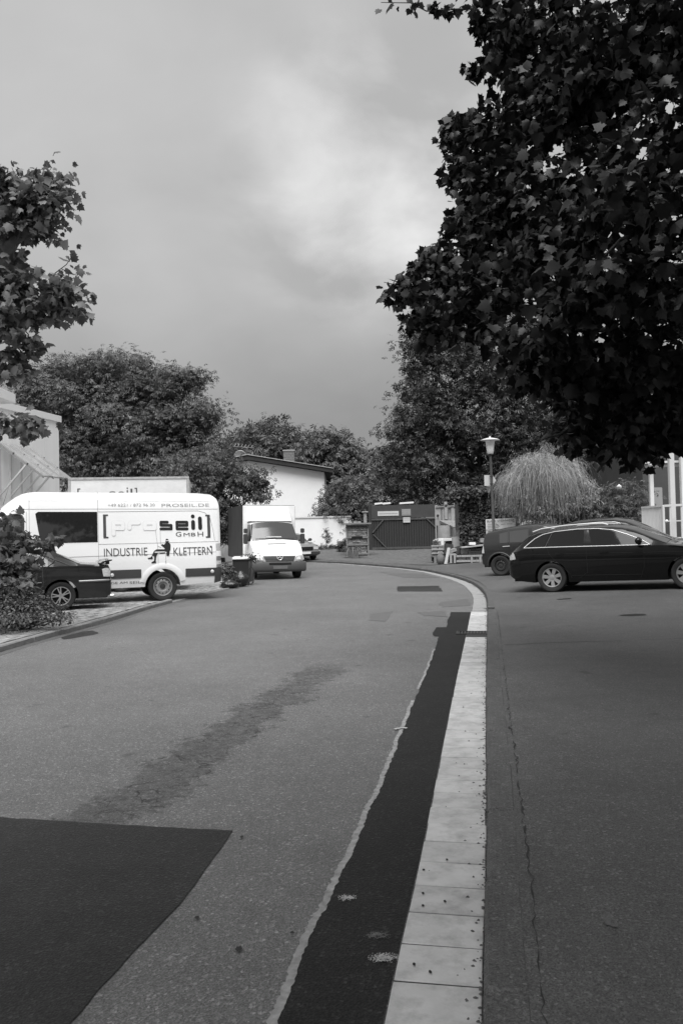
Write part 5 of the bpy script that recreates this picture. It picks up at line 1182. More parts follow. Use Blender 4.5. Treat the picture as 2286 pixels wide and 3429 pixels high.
for i, (x0, y0, x1, y1, Y, tilt, m, lab) in enumerate(((560, 960, 720, 890, 34.6, -.35, 'stone', 'squared stone tilted on the pile above the pallet crate'), (640, 1000, 800, 850, 35.0, -.3, 'stone_dark', 'broad dark stone block leaning in the pile'), (500, 1000, 640, 790, 35.2, .2, 'stone_dark', 'dark rough boulder behind the leaning timber'), (820, 1010, 940, 930, 34.8, 0, 'stone_dark', 'dark stone block beside the slotted bearer'), (1150, 770, 1260, 680, 34.9, .05, 'stone', 'grey stone block at the far end of the slab stack'), (955, 815, 1075, 760, 34.6, .02, 'white_panel', 'small bright squared stone on top of the slab stack'))):
    a = c6(x0, y0, Y); b = c6(x1, y1, Y); w, h = (b.x-a.x), (b.z-a.z); o = one('stone_block', MB().box((-w/2, 0, -h/2), (w/2, .5, h/2)), m, lab, 'stone', .02); o.location = ((a.x+b.x)/2, Y, (a.z+b.z)/2-(.0)); o.rotation_euler = (0, tilt, 0)
a = c6(810, 940, 34.7); b = c6(1280, 870, 34.7); one('stone_slab', MB().box((a.x, 34.7, a.z-.12), (b.x, 35.4, b.z)), 'stone', 'thick grey slab at the bottom of the slab stack', 'stone', .015)
a = c6(800, 855, 34.5); b = c6(1290, 800, 34.5); one('stone_slab', MB().bar((a.x, 34.8, a.z-.02), (b.x, 34.8, b.z-.02), .8, .06), 'stone_pale', 'thin pale slab lying on top of the slab stack', 'stone', .01)
a = c6(940, 985, 34.4); b = c6(1290, 925, 34.4); one('slotted_bearer', MB().box((a.x, 34.4, a.z), (a.x+.06, 34.6, b.z)).box((a.x+.06, 34.4, a.z), (b.x, 34.6, a.z+.05)).box((a.x+.06, 34.4, b.z-.05), (b.x, 34.6, b.z)), 'timber_dark', 'dark slotted timber bearer on the pallet crate', 'timber', 0)
a = c6(480, 840, 35.9); b = c6(800, 740, 35.9); one('stone_boulder', MB().add([(a.x, 35.7, zpave(4.5, 35.9)), (b.x, 35.7, zpave(4.5, 35.9)), (b.x, 36.3, zpave(4.5, 36)), (a.x, 36.3, zpave(4.5, 36)), (a.x+.1, 35.8, b.z), (b.x-.3, 35.8, a.z+.1), (b.x-.1, 36.2, b.z), (a.x+.1, 36.2, b.z+.05)], [(0,1,5,4),(1,2,6,5),(2,3,7,6),(3,0,4,7),(4,5,6,7)]), 'stone', 'rough wedge of rock in the middle of the stone pile', 'stone', .04)
# ---- yard sign
def yard_sign():
    Y = 31.6; a = at(1626, 1774, Y); b = at(1724, 1735, Y); zb = zpave(a.x, Y); w = b.x-a.x
    t = empty('yard_sign', (a.x, Y, 0), 0, 'white stonemason sign board on posts behind the street lamp', 'sign'); sk = .012
    z1 = at(1626, 1739, Y).z; z0 = at(1626, 1774, Y).z; rise = .03
    fn = lambda u, v: (u, -.008, v+rise*u/w)
    MB().add([(0, 0, z0), (w, 0, z0+rise), (w, 0, z1+rise), (0, 0, z1), (0, .04, z0), (w, .04, z0+rise), (w, .04, z1+rise), (0, .04, z1)], [(0,1,2,3),(4,5,6,7),(0,1,5,4),(1,2,6,5),(2,3,7,6),(3,0,4,7)]).build('panel', 'sign_white', t)
    h = z1-z0
    text_fit('lettering', 'BLACK', fn, w*.045, w*.345, z0+h*.70, z0+h*.90, 'print_black', t); text_fit('lettering', 'STEINWERK', fn, w*.39, w*.96, z0+h*.70, z0+h*.90, 'print_black', t)
    MB().add([fn(w*.04, z0+h*.60), fn(w*.96, z0+h*.60), fn(w*.96, z0+h*.615), fn(w*.04, z0+h*.615)], [(0,1,2,3)]).build('rule_line', 'print_grey', t)
    for i, (u0, u1) in enumerate(((.05, .2), (.3, .42), (.5, .66), (.7, .9))):
        for k in range(3 if i < 2 else 1): z = z0+h*(.44-.15*k); MB().add([fn(w*u0, z), fn(w*u1, z), fn(w*u1, z+h*.05), fn(w*u0, z+h*.05)], [(0,1,2,3)]).build('text_line', 'print_grey', t)
    MB().box((.0, .0, zb+.1), (w*.33, .035, z0-.02)).build('lower_panel', 'sign_face', t); text_fit('lettering', 'P', lambda u, v: (u, -.006, v), w*.07, w*.16, z0-h*.42, z0-h*.12, 'print_dark', t)
    for u in (.06, .9): MB().box((w*u, .04, zb), (w*u+.06, .10, z0+.1)).build('post', 'white_metal', t)
M['sign_white'] = mat('sign_white', .72, .5)
yard_sign()
# ---- shed behind the ivy
def shed():
    Y = 35.6; a = at(1540, 1800, Y); b = at(1742, 1655, Y); zb = zpave(6, Y)
    t = empty('ivy_shed', (0, 0, 0), 0, 'dark shed wrapped in ivy behind the stone pile', 'shed')
    MB().box((a.x+.1, Y+.15, zb-.1), (b.x-.1, Y+2.2, b.z-.12)).build('wall', 'fascia_dark', t); MB().box((a.x, Y, b.z-.12), (b.x+.1, Y+2.4, b.z-.02)).build('roof', 'roof_dark', t)
    q0 = at(1678, 1665, Y-.3); q1 = at(1708, 1652, Y-.3); MB().bar((q0.x, Y-.3, q0.z+.03), (q1.x, Y-.3, q1.z-.03), .12, .14).build('fascia', 'timber_dark', t)
    q0 = at(1708, 1671, Y-.35); q1 = at(1717, 1650, Y-.35); MB().box((q0.x, Y-.35, q0.z), (q1.x, Y-.2, q1.z)).build('gutter_end', 'white_panel', t)
    q0 = at(1700, 1800, Y-.2); q1 = at(1724, 1672, Y-.2); MB().box((q0.x, Y-.2, zb), (q1.x, Y+.1, q1.z)).build('side_post', 'mid_plastic', t)
    q0 = at(1700, 1723, Y-.25); q1 = at(1718, 1698, Y-.25); pp_ = MB().box((q0.x, Y-.23, q0.z), (q1.x, Y-.21, q1.z)).build('poster', 'sign_face', None); tag(pp_, 'pale poster pinned to the dark post at the end of the ivy shed', 'poster')
shed()
# ================================================================ terrace on the right
K3 = .13606
def c3(x, y, Y): return at(2080+x*K3, 1480+y*K3, Y)
def terrace():
    t = empty('pergola', (0, 0, 0), 0, 'white metal pergola frame standing on the raised terrace', 'pergola')
    for i, (x0, x1, yt, Y) in enumerate(((712, 805, 250, 29.0), (1205, 1330, 130, 25.5), (1485, 1600, 200, 28.5))):
        a = c3((x0+x1)/2, 1500, Y); w = (x1-x0)*K3/2667*Y; zt = c3(x0, yt, Y).z; MB().box((a.x-w/2, Y, .3), (a.x+w/2, Y+w, zt)).build('post', 'white_metal', t, bevel=.01)
    for y0, y1, m, d in ((462, 512, 'white_metal', 28.8), (560, 608, 'steel_rim', 28.9)):
        a = c3(530, (y0+y1)/2+22, d); b = c3(1700, (y0+y1)/2-18, d); MB().bar((a.x, d, a.z), (b.x, d, b.z), .08, (y1-y0)*K3/2667*d).build('beam', m, t)
    f = empty('terrace_railing', (0, 0, 0), 0, 'white picket railing around the raised terrace above the parked cars', 'railing'); Y0, Y1 = 25.0, 26.6; fl = 1.05
    A = c3(1035, 1572, Y0); Bp = c3(500, 1612, Y1); zt = A.z
    MB().bar(A, Bp, .07, .05).build('top_rail', 'white_metal', f)
    for k in range(17):
        u = k/16; p = A+(Bp-A)*u; MB().box((p.x-.018, p.y-.018, fl-.4), (p.x+.018, p.y+.018, p.z-.02)).build('picket', 'white_metal', f)
    MB().box((A.x-.06, Y0-.04, fl-.5), (A.x-.0, Y0+.05, zt)).build('corner_post', 'white_metal', f)
    C = c3(1700, 1535, Y0); MB().bar(A, (C.x, Y0, C.z), .07, .07).build('top_rail', 'white_metal', f)
    m0 = c3(1080, 1950, Y0); m1 = c3(1700, 1930, Y0); MB().bar((m0.x, Y0, m0.z), (m1.x, Y0, m1.z), .03, .035).build('middle_rail', 'white_metal', f)
    for x in (1185, 1460, 1600): p = c3(x, 1570, Y0); MB().box((p.x-.02, Y0-.02, fl-.5), (p.x+.02, Y0+.02, p.z)).build('baluster', 'white_metal', f)
    MB().lathe([(.001, -.05), (.045, -.02), (.045, .02), (.001, .05)], 12, 'x', c3(1105, 1945, Y0-.03)).build('rail_knob', 'print_white', f, True)
    d = MB().box((9.0, 25.2, -.2), (22, 34, 1.0)).build('terrace', 'concrete', None); tag(d, 'raised concrete terrace behind the parked cars', 'terrace')
    b = MB().box((at(2150, 1600, 36).x, 36, -.2), (30, 44, at(2250, 1450, 36).z)).build('garden_house', 'fascia_dark', None); tag(b, 'dark timber garden house behind the pergola', 'building')  # plain box in one even dark colour
    p = c3(820, 1340, 31); q = c3(1000, 1115, 31); o = MB().box((p.x-.2, 31, .9), (q.x, 31.6, q.z)).build('garden_cupboard', 'steel_rim', None, bevel=.02); tag(o, 'plain grey cupboard standing on the terrace behind the first pergola post', 'cupboard')
terrace()
# ================================================================ vegetation
def tmpl_maple():
    half = [(0, .04), (.12, .0), (.34, -.05), (.33, .10), (.56, .22), (.42, .36), (.50, .58), (.30, .56), (.24, .68), (.12, .80), (0, 1.0)]
    pts = half+[(-x, y) for x, y in reversed(half[1:-1])]
    V = [(0, .25, .0)]+[(x, y, -.30*abs(x)-.35*max(0, y-.3)**2) for x, y in pts]; n = len(pts)
    return np.array(V, np.float32), np.array([(0, 1+i, 1+(i+1) % n) for i in range(n)], np.int32)
def tmpl_leaf(w=.45):
    V = [(0, 0, 0), (w*.5, .35, -.06), (w*.42, .7, -.1), (0, 1, -.08), (-w*.42, .7, -.1), (-w*.5, .35, -.06)]
    return np.array(V, np.float32), np.array([(0, 1, 2), (0, 2, 3), (0, 3, 4), (0, 4, 5)], np.int32)
def tmpl_spray():                                  # a little spray of leaflets, for far crowns
    V, T = [], []; L = [((0, .45), (0, 1.0), .26), ((.05, .35), (.55, .75), .24), ((-.05, .35), (-.55, .75), .24), ((.03, .1), (.5, .25), .22), ((-.03, .1), (-.5, .25), .22)]
    for (x0, y0), (x1, y1), w in L:
        dx, dy = x1-x0, y1-y0; l = math.hypot(dx, dy); nx, ny = -dy/l*w/2, dx/l*w/2; b = len(V); mx, my = x0+dx*.5, y0+dy*.5
        z = -.25*math.hypot(x1, y1)
        V += [(x0, y0, 0), (mx+nx, my+ny, z*.4), (x1, y1, z), (mx-nx, my-ny, z*.4)]; T += [(b, b+1, b+2), (b, b+2, b+3)]
    return np.array(V, np.float32), np.array(T, np.int32)
def tmpl_pinnate():                                # feather leaf of paired leaflets
    V, T = [], []
    for k in range(5):
        y = .12+.19*k
        for s_ in (-1, 1):
            b = len(V); w = .34*(1-.12*abs(k-2)); V += [(0, y, -.3*y*y), (s_*w*.55, y+.10, -.3*y*y-.02), (s_*w, y+.06, -.3*y*y-.06), (s_*w*.55, y-.03, -.3*y*y-.02)]; T += [(b, b+1, b+2), (b, b+2, b+3)]
    return np.array(V, np.float32), np.array(T, np.int32)
T_MAPLE, T_LEAF, T_SPRAY, T_PINN = tmpl_maple(), tmpl_leaf(), tmpl_spray(), tmpl_pinnate()
def nrm(a): return a/np.maximum(np.linalg.norm(a, axis=1, keepdims=True), 1e-6)
def frames(P, outw, g, up=.6, droop=.45, rnd=.5):
    n = len(P); N = nrm(np.array([[0, 0, up]])+outw*.45+g.normal(0, rnd, (n, 3))); D = outw*.7+np.array([[0, 0, -droop]])+g.normal(0, .55, (n, 3))
    D = nrm(D-N*np.sum(D*N, 1, keepdims=True)); X = np.cross(D, N); return X, D, N
def leaves(P, outw, size, tm, g, **k):
    V, T = tm; X, D, N = frames(P, outw, g, **k); n = len(P); s_ = size*g.uniform(.5, 1.25, (n, 1, 1)); cv = g.uniform(.2, 2.8, (n, 1, 1))
    A = P[:, None, :]+s_*(V[None, :, 0:1]*X[:, None, :]+V[None, :, 1:2]*D[:, None, :]+cv*V[None, :, 2:3]*N[:, None, :])
    F = T[None]+np.arange(n)[:, None, None]*len(V); return A.reshape(-1, 3), F.reshape(-1, 3)
def crown(lobes, n, g, clump=.22, per=14, shell=.5, keep=None):
    """points on clumps scattered over the lobes; lobes: (centre, (rx, ry, rz))"""
    C = np.array([l[0] for l in lobes], float); Rr = np.array([l[1] for l in lobes], float); w = (Rr[:, 0]*Rr[:, 2]+Rr[:, 0]*Rr[:, 1])**1.0; w = w/w.sum()
    m = max(1, n//per); idx = g.choice(len(lobes), m, p=w); d = nrm(g.normal(0, 1, (m, 3))); rad = (shell+(1-shell)*g.random((m, 1))**.6)
    cc = C[idx]+d*Rr[idx]*rad; sz = clump*g.uniform(.6, 1.35, (m, 1))
    P = np.repeat(cc, per, 0)+g.normal(0, 1, (m*per, 3))*np.repeat(sz, per, 0)*np.array([[1, 1, .5]]); O = nrm(np.repeat(d*np.array([[1, 1, .7]]), per, 0)+.35*g.normal(0, 1, (m*per, 3)))
    return P, O
def project(P):
    Q = (np.asarray(P)-np.array(CAM)) @ np.array(CROT); z = -Q[:, 2]; z = np.where(z > .05, z, 1e9); return CX+FPX*Q[:, 0]/z, CY-FPX*Q[:, 1]/z, -Q[:, 2]
def limb(t, name, pts, r0, r1, m='bark', n=8):
    pts = [Vector(p) for p in pts]; k = len(pts); return MB().tube(pts, [r0+(r1-r0)*i/(k-1) for i in range(k)], n).build(name, m, t, True, 80)
def wander(a, b, k, amp, r):
    a, b = Vector(a), Vector(b); L = (b-a).length; return [a+(b-a)*(i/k)+Vector((r.gauss(0, 1), r.gauss(0, 1), r.gauss(0, .6)))*amp*L*(0 if i in (0, k) else 1) for i in range(k+1)]
def lob(px, py, Y, rx, rz, ry=None):
    k = Y/FPX; p = at(px, py, Y); return (tuple(p), (rx*k, (ry if ry else max(rx, rz))*k, rz*k))
def tree(name, label, lobes, base, n, size, m, tm=T_SPRAY, seed=1, trunk=.2, cat='tree', group=None, clump=.35, per=14, shell=.55, bark='bark', limbs=True, **k):
    g = np.random.default_rng(seed); r = random.Random(seed); t = empty(name, base, 0, label, cat, group); b = Vector(base)
    P, O = crown(lobes, n, g, clump, per, shell); V, F = leaves(P, O, size, tm, g, **k); V = V-np.array(base)
    o = fast('crown', V, F, m, t); tag(o, kind='stuff')
    top = sum((Vector(l[0]) for l in lobes), Vector())/len(lobes)-b; fork = Vector((top.x*.35, top.y*.35, max(.3, top.z*.42)))
    limb(t, 'trunk', wander((0, 0, -.1), fork, 5, .03, r), trunk, trunk*.7, bark, 10)
    if limbs:
        for l in lobes:
            c = Vector(l[0])-b; limb(t, 'branch', wander(fork, fork+(c-fork)*.95, 5, .05, r), trunk*.45, trunk*.08, bark, 6)
    return t

# ---- background trees, one by one
zg = lambda X, Y: zpave(X, Y)
def base_of(px, Y): p = at(px, 1800, Y); return (p.x, Y, zbase(Y))
Y = 37.0
tree('robinia_tree', 'broad feathery tree with flat layered crown behind the box trailer', [lob(150, 1275, Y, 110, 45), lob(260, 1245, Y, 130, 45), lob(400, 1230, Y, 120, 48), lob(420, 1300, Y, 140, 60), lob(250, 1340, Y, 170, 70), lob(560, 1290, Y, 105, 55), lob(640, 1268, Y, 38, 20), lob(640, 1266, Y, 34, 18), lob(636, 1270, Y, 30, 18), lob(612, 1290, Y, 40, 24), lob(600, 1380, Y, 120, 70), lob(690, 1400, Y, 50, 45), lob(700, 1385, Y, 30, 40), lob(420, 1430, Y, 220, 100), lob(230, 1470, Y, 150, 110), lob(640, 1470, Y, 95, 70), lob(330, 1570, Y, 190, 110), lob(560, 1570, Y, 170, 110), lob(80, 1350, Y, 60, 50)],
     base_of(360, Y), 26000, .25, 'leaf_mid', T_SPRAY, 11, .28, clump=.36, per=18, shell=.5, up=.9, droop=.15, rnd=.4)
Y = 34.0
tree('cherry_tree', 'dark small tree overhanging the white house front beside the lettered van', [lob(700, 1560, Y, 90, 70), lob(740, 1640, Y, 80, 80), lob(700, 1720, Y, 90, 90), lob(790, 1590, Y, 70, 34), lob(850, 1600, Y, 48, 30), lob(845, 1605, Y, 45, 28), lob(830, 1615, Y, 50, 30), lob(868, 1645, Y, 22, 34), lob(866, 1640, Y, 20, 34), lob(780, 1600, Y, 60, 34), lob(760, 1760, Y, 50, 60), lob(640, 1620, Y, 90, 90)],
     base_of(690, Y), 5200, .24, 'leaf_mid', T_SPRAY, 12, .16, clump=.24, per=12, up=.5, droop=.6)
Y = 72.0
tree('maple_tree', 'round dark tree rising behind the house chimney on the left', [lob(820, 1490, Y, 60, 50), lob(880, 1470, Y, 70, 60), lob(920, 1440, Y, 50, 40), lob(910, 1500, Y, 90, 60), lob(975, 1480, Y, 32, 36), lob(780, 1500, Y, 45, 35), lob(860, 1540, Y, 110, 50)], base_of(880, Y), 4600, .62, 'leaf_mid', T_SPRAY, 13, .35, clump=.6, per=12, group='trees behind the house')
Y = 68.0
tree('walnut_tree', 'pale green round tree rising behind the right end of the house roof', [lob(1070, 1490, Y, 60, 45), lob(1110, 1480, Y, 50, 40), lob(1150, 1520, Y, 55, 50), lob(1060, 1560, Y, 70, 60), lob(1140, 1600, Y, 80, 70), lob(1190, 1590, Y, 60, 60), lob(1040, 1620, Y, 60, 60)], base_of(1110, Y), 5200, .58, 'leaf_light', T_SPRAY, 14, .35, clump=.55, per=12, group='trees behind the house')
Y = 54.8
tree('lilac_bush', 'pale loose bush growing over the right end of the garden wall', [lob(1150, 1660, Y, 60, 60), lob(1205, 1650, Y, 55, 55), lob(1190, 1710, Y, 65, 50), lob(1235, 1700, Y, 30, 50), lob(1120, 1720, Y, 50, 50), lob(1200, 1770, Y, 50, 50)], base_of(1185, Y), 4200, .40, 'leaf_light', T_SPRAY, 15, .14, cat='bush', clump=.35, per=12)
Y = 85.0
tree('lime_tree', 'dusky far tree closing the gap above the gate', [lob(1260, 1560, Y, 70, 60), lob(1310, 1600, Y, 70, 80), lob(1240, 1650, Y, 80, 80), lob(1340, 1540, Y, 60, 60), lob(1300, 1700, Y, 90, 80)], base_of(1280, Y), 3600, .8, 'leaf_dark', T_SPRAY, 16, .45, clump=.8, per=12)
Y = 56.0
tree('chestnut_tree', 'massive dark broad-leaved tree towering behind gate and street lamp', [lob(1420, 1180, Y, 70, 90), lob(1480, 1120, Y, 120, 110), lob(1390, 1290, Y, 70, 70), lob(1500, 1260, Y, 150, 110), lob(1650, 1180, Y, 180, 150), lob(1365, 1440, Y, 80, 75), lob(1440, 1400, Y, 120, 90), lob(1600, 1400, Y, 180, 120), lob(1790, 1330, Y, 180, 150), lob(1420, 1540, Y, 120, 80), lob(1560, 1540, Y, 150, 100), lob(1720, 1500, Y, 160, 120), lob(1880, 1470, Y, 140, 130), lob(1400, 1640, Y, 90, 60), lob(1560, 1660, Y, 150, 70), lob(1740, 1640, Y, 140, 90), lob(2000, 1420, Y, 120, 120)],
     base_of(1600, Y), 24000, .42, 'leaf_dark', T_SPRAY, 17, .6, clump=.55, per=16, up=.8, droop=.3)
Y = 46.0
tree('yew_tree', 'low dark tree behind the willow and the white arrow plate', [lob(1900, 1560, Y, 130, 110), lob(2060, 1540, Y, 120, 120), lob(2200, 1560, Y, 110, 120), lob(1980, 1660, Y, 160, 80), lob(2150, 1660, Y, 120, 80), lob(2330, 1540, Y, 120, 130)], base_of(2050, Y), 7000, .42, 'leaf_dark', T_SPRAY, 18, .3, clump=.5, per=14)
Y = 30.5
tree('rose_bush', 'tangled grey-green rose bush beside the willow with a white bloom', [lob(1960, 1690, Y, 80, 60), lob(2050, 1680, Y, 80, 60), lob(2120, 1660, Y, 60, 70), lob(1900, 1650, Y, 60, 45), lob(2010, 1740, Y, 120, 50), lob(2110, 1730, Y, 60, 50), lob(1860, 1740, Y, 90, 50)], (at(2000, 1700, Y).x, Y, zpave(9, Y)), 5200, .20, 'leaf_mid', T_SPRAY, 19, .06, cat='bush', clump=.2, per=12, up=.4, droop=.3)
p = at(2072, 1636, 29.6); o = lump('rose_bloom', p, (.09, .09, .08), 'petal', 5, 'single white rose bloom on the tangled bush', 'flower')
# ---- willow-like shrub of hanging strands
def willow():
    Y = 30.0; c = at(1812, 1608, Y); g = np.random.default_rng(21); n = 8500; k = Y/FPX; t = empty('weeping_shrub', (c.x, Y, zpave(c.x, Y)), 0, 'pale dome-shaped weeping shrub with hanging thread-like shoots', 'shrub')
    d = nrm(g.normal(0, 1, (n, 3))); d[:, 2] = np.abs(d[:, 2])*.9+.02; rr = g.uniform(.15, 1.05, (n, 1))**.5; R = np.array([[112*k, 115*k, 102*k]])*(1+.20*np.sin(d[:, :1]*6+.5)*np.sin(d[:, 2:3]*7+1)+.10*g.normal(0, 1, (n, 1)))
    P0 = np.array([[c.x, Y, c.z]])+d*R*rr; L = g.uniform(.15, 1.0, n)**1.3*(1.9-1.2*d[:, 2]); az = d[:, :2]+g.normal(0, 1.0, (n, 2)); V = []; F = []
    w = g.uniform(.0028, .006, n); seg = 4; side = nrm(np.c_[g.normal(0, 1, (n, 2)), np.zeros(n)])
    rows = []
    for s_ in range(seg+1):
        u = s_/seg; q = P0.copy(); q[:, 0] += az[:, 0]*.28*math.sin(u*1.6); q[:, 1] += az[:, 1]*.28*math.sin(u*1.6); q[:, 2] += .12*u*(1-u)*2-L*u**1.5; q[:, :2] += g.normal(0, .022, (n, 2)); q[:, 2] += (1-d[:, 2])*0+g.normal(0, .01, n); ww = (w*(1-.7*u))[:, None]; rows += [q-side*ww, q+side*ww]
    V = np.stack(rows, 1).reshape(-1, 3); m = 2*(seg+1); F = []
    for s_ in range(seg): F += [(2*s_, 2*s_+1, 2*s_+3), (2*s_, 2*s_+3, 2*s_+2)]
    F = (np.array(F)[None]+np.arange(n)[:, None, None]*m).reshape(-1, 3); V[:, 2] = np.maximum(V[:, 2], zpave(c.x, Y)+.05)
    o = fast('hanging_shoots', V-np.array(t.location), F, 'leaf_grass', t); tag(o, kind='stuff')
    P, O = crown([((c.x, Y, c.z), (112*k, 112*k, 98*k)), ((c.x, Y, c.z-.8), (112*k, 105*k, 90*k)), ((c.x-.35, Y-.2, c.z+.45), (60*k, 70*k, 55*k)), ((c.x+.5, Y, c.z+.2), (75*k, 70*k, 60*k)), ((c.x+1.3, Y+.2, c.z-.6), (85*k, 80*k, 70*k)), ((c.x-.9, Y, c.z-.5), (50*k, 60*k, 70*k))], 20000, g, .13, 10, .3); V, F = leaves(P, O, .15, tmpl_leaf(.15), g, up=.25, droop=1.1, rnd=.6); o = fast('crown', V-np.array(t.location), F, 'leaf_grass', t); tag(o, kind='stuff')
    r = random.Random(2)
    for i in range(4): limb(t, 'stem', wander((0, 0, 0), (r.uniform(-.5, .5), r.uniform(-.4, .4), c.z-t.location.z+.5), 4, .06, r), .05, .02, 'bark', 6)
willow()
# ---- ivy on the shed
def ivy():
    g = np.random.default_rng(31); Y = 35.4; n = 9500; a = at(1538, 1800, Y); b = at(1745, 1655, Y); t = empty('ivy', (a.x, Y, zpave(6, Y)), 0, 'thick dark ivy covering shed wall and spilling over its roof edge', 'ivy')
    u, v = g.random(n), g.random(n); z0 = zpave(6, Y)+.3
    P = np.c_[a.x+u*(b.x-a.x), Y-.05-g.random(n)*.35-.2*np.sin(u*9)*np.sin(v*7), z0+v*(b.z-z0)+.1*np.sin(u*14)]; edge = u > .78; P = P[~(edge & (v > .05) & (g.random(n) < .9))]
    m = 1500; c = at(1520, 1665, Y); P2 = np.c_[c.x+.15+g.normal(0, .28, m), Y-.2+g.normal(0, .25, m), c.z+.12+g.normal(0, .13, m)]; c = at(1620, 1650, Y); P3 = np.c_[c.x+g.uniform(-1.3, 1.2, m), Y-.1+g.normal(0, .3, m), c.z+.0+np.abs(g.normal(0, .12, m))]
    P = np.r_[P, P2, P3]; O = nrm(np.array([[0, -.9, .1]])+g.normal(0, .35, (len(P), 3))); V, F = leaves(P, O, .13, T_MAPLE, g, up=.35, droop=.8, rnd=.4); o = fast('foliage', V-np.array(t.location), F, 'leaf_dark', t); tag(o, kind='stuff')
    r = random.Random(1)
    for i in range(5): x = r.uniform(.2, b.x-a.x-.8); limb(t, 'vine_stem', wander((x, .1, 0), (x+r.uniform(-.4, .4), .1, b.z-z0), 5, .06, r), .03, .012, 'bark', 5)
ivy()
# ---- small plants along the white wall
def small(name, label, lobes, n, size, m, seed, tm=T_SPRAY, cat='shrub', group=None, clump=.12, stems=3, zf=zpave, **k):
    g = np.random.default_rng(seed); r = random.Random(seed); c = Vector(lobes[0][0]); zb = zf(c.x, c.y); t = empty(name, (c.x, c.y, zb), 0, label, cat, group)
    P, O = crown(lobes, n, g, clump, 10, .25); P[:, 2] = np.maximum(P[:, 2], zb+.03); V, F = leaves(P, O, size, tm, g, **k); V[:, 2] = np.maximum(V[:, 2], zb-.01); o = fast('foliage', V-np.array(t.location), F, m, t); tag(o, kind='stuff')
    for i in range(stems): q = Vector(r.choice(lobes)[0])-t.location; limb(t, 'stem', wander((r.uniform(-.1, .1), r.uniform(-.1, .1), -.02), q, 4, .06, r), .018, .006, 'bark', 5)
    return t
Yw = 52.6
small('wall_shrub', 'low dark shrub at the foot of the white wall nearest the saloon car', [lob(1085, 1842, 50, 26, 16)], 700, .2, 'leaf_mid', 41, group='shrubs along the white wall')
small('wall_shrub', 'low shrub at the wall foot midway between saloon car and stone rack', [lob(1122, 1840, 50, 22, 15)], 600, .2, 'leaf_dark', 42, group='shrubs along the white wall')
small('wall_shrub', 'taller flowering shrub at the wall foot touching the stone rack', [lob(1153, 1830, 47, 16, 20), lob(1160, 1815, 47, 8, 12)], 600, .18, 'leaf_dark', 43, group='shrubs along the white wall')
small('tall_weed', 'thin pale weed growing up against the white wall', [lob(1093, 1800, 52.5, 9, 20), lob(1090, 1775, 52.5, 5, 14)], 130, .16, 'leaf_light', 44)
small('tall_weed', 'wispy seedling at the wall foot behind the saloon bonnet', [lob(1045, 1822, 52.5, 10, 10)], 90, .14, 'leaf_light', 45)
# ---- planter with strap leaves beside the rack
def planter():
    Y = 42.8; p = at(1182, 1872, Y); zb = zpave(p.x, Y); t = empty('planter', (p.x, Y, zb), 0, 'squat stone planter sprouting strap-like leaves in front of the stone rack', 'planter'); w = .30
    MB().grid([[(-w*s_, -w*s_, z), (w*s_, -w*s_, z), (w*s_, w*s_, z), (-w*s_, w*s_, z), (-w*s_, -w*s_, z)] for z, s_ in ((0, .9), (.32, 1), (.34, 1.06), (.42, 1.06), (.42, .9), (.36, .9), (.36, .0))]).build('pot', 'stone', t)
    g = np.random.default_rng(3); n = 150; a = g.uniform(0, 2*math.pi, n); L = g.uniform(.5, .95, n); V, F = [], []
    for i in range(n):
        d = np.array([math.cos(a[i]), math.sin(a[i]), 0]); s_ = np.array([-d[1], d[0], 0])*.022; b = len(V)
        for u in (0, .3, .6, .85, 1): q = d*(.08+L[i]*.75*u)+np.array([0, 0, .36+L[i]*(1.25*u-1.45*u*u)]); V += [q-s_*(1-.9*u), q+s_*(1-.9*u)]
        for k in range(4): F += [(b+2*k, b+2*k+1, b+2*k+3), (b+2*k, b+2*k+3, b+2*k+2)]
    o = fast('strap_leaves', V, F, 'leaf_light', t); tag(o, kind='stuff')
planter()
# ---- shrubs by the lettered van and the coupe (left)
zb_ = zbay
small('sucker_shrub', 'leafy maple sucker shrub in front of the dark coupe door', [lob(30, 1870, 13.6, 70, 45), lob(100, 1825, 13.8, 60, 22), lob(30, 1790, 13.6, 40, 25), lob(30, 1910, 13.6, 75, 60), lob(170, 1812, 13.8, 36, 12), lob(20, 1960, 13.4, 90, 60), lob(-60, 1880, 13.4, 90, 90), lob(30, 1740, 13.6, 18, 22)], 1300, .15, 'leaf_plane', 51, T_MAPLE, clump=.10, stems=9, zf=zbay, up=.5, droop=.5)
small('ground_shrub', 'low small-leaved shrub spilling over the block paving at the kerb', [lob(40, 1990, 13.3, 85, 70), lob(95, 2035, 13.2, 85, 45), lob(170, 2060, 13.1, 55, 22), lob(40, 2060, 13.0, 120, 45), lob(-60, 2020, 13.0, 100, 90), lob(215, 2062, 13.5, 30, 8)], 5200, .062, 'leaf_mid', 52, T_LEAF, clump=.09, stems=10, zf=zbay, up=.7, droop=.2)
for i, (px, py, rx, rz, lab) in enumerate(((765, 1915, 22, 40, 'straggly weeds growing up behind the lettered van bumper'), (772, 1957, 14, 9, 'weeds around the foot of the pale-lidded bin'), (842, 1868, 8, 10, 'leafy twig sticking up behind the two bins'))):
    small('weeds', lab, [lob(px, py, 25.4 if i != 1 else 24.4, rx, rz)], 420 if i < 2 else 120, .11, 'leaf_mid', 60+i, T_LEAF, zf=zbay, clump=.09)

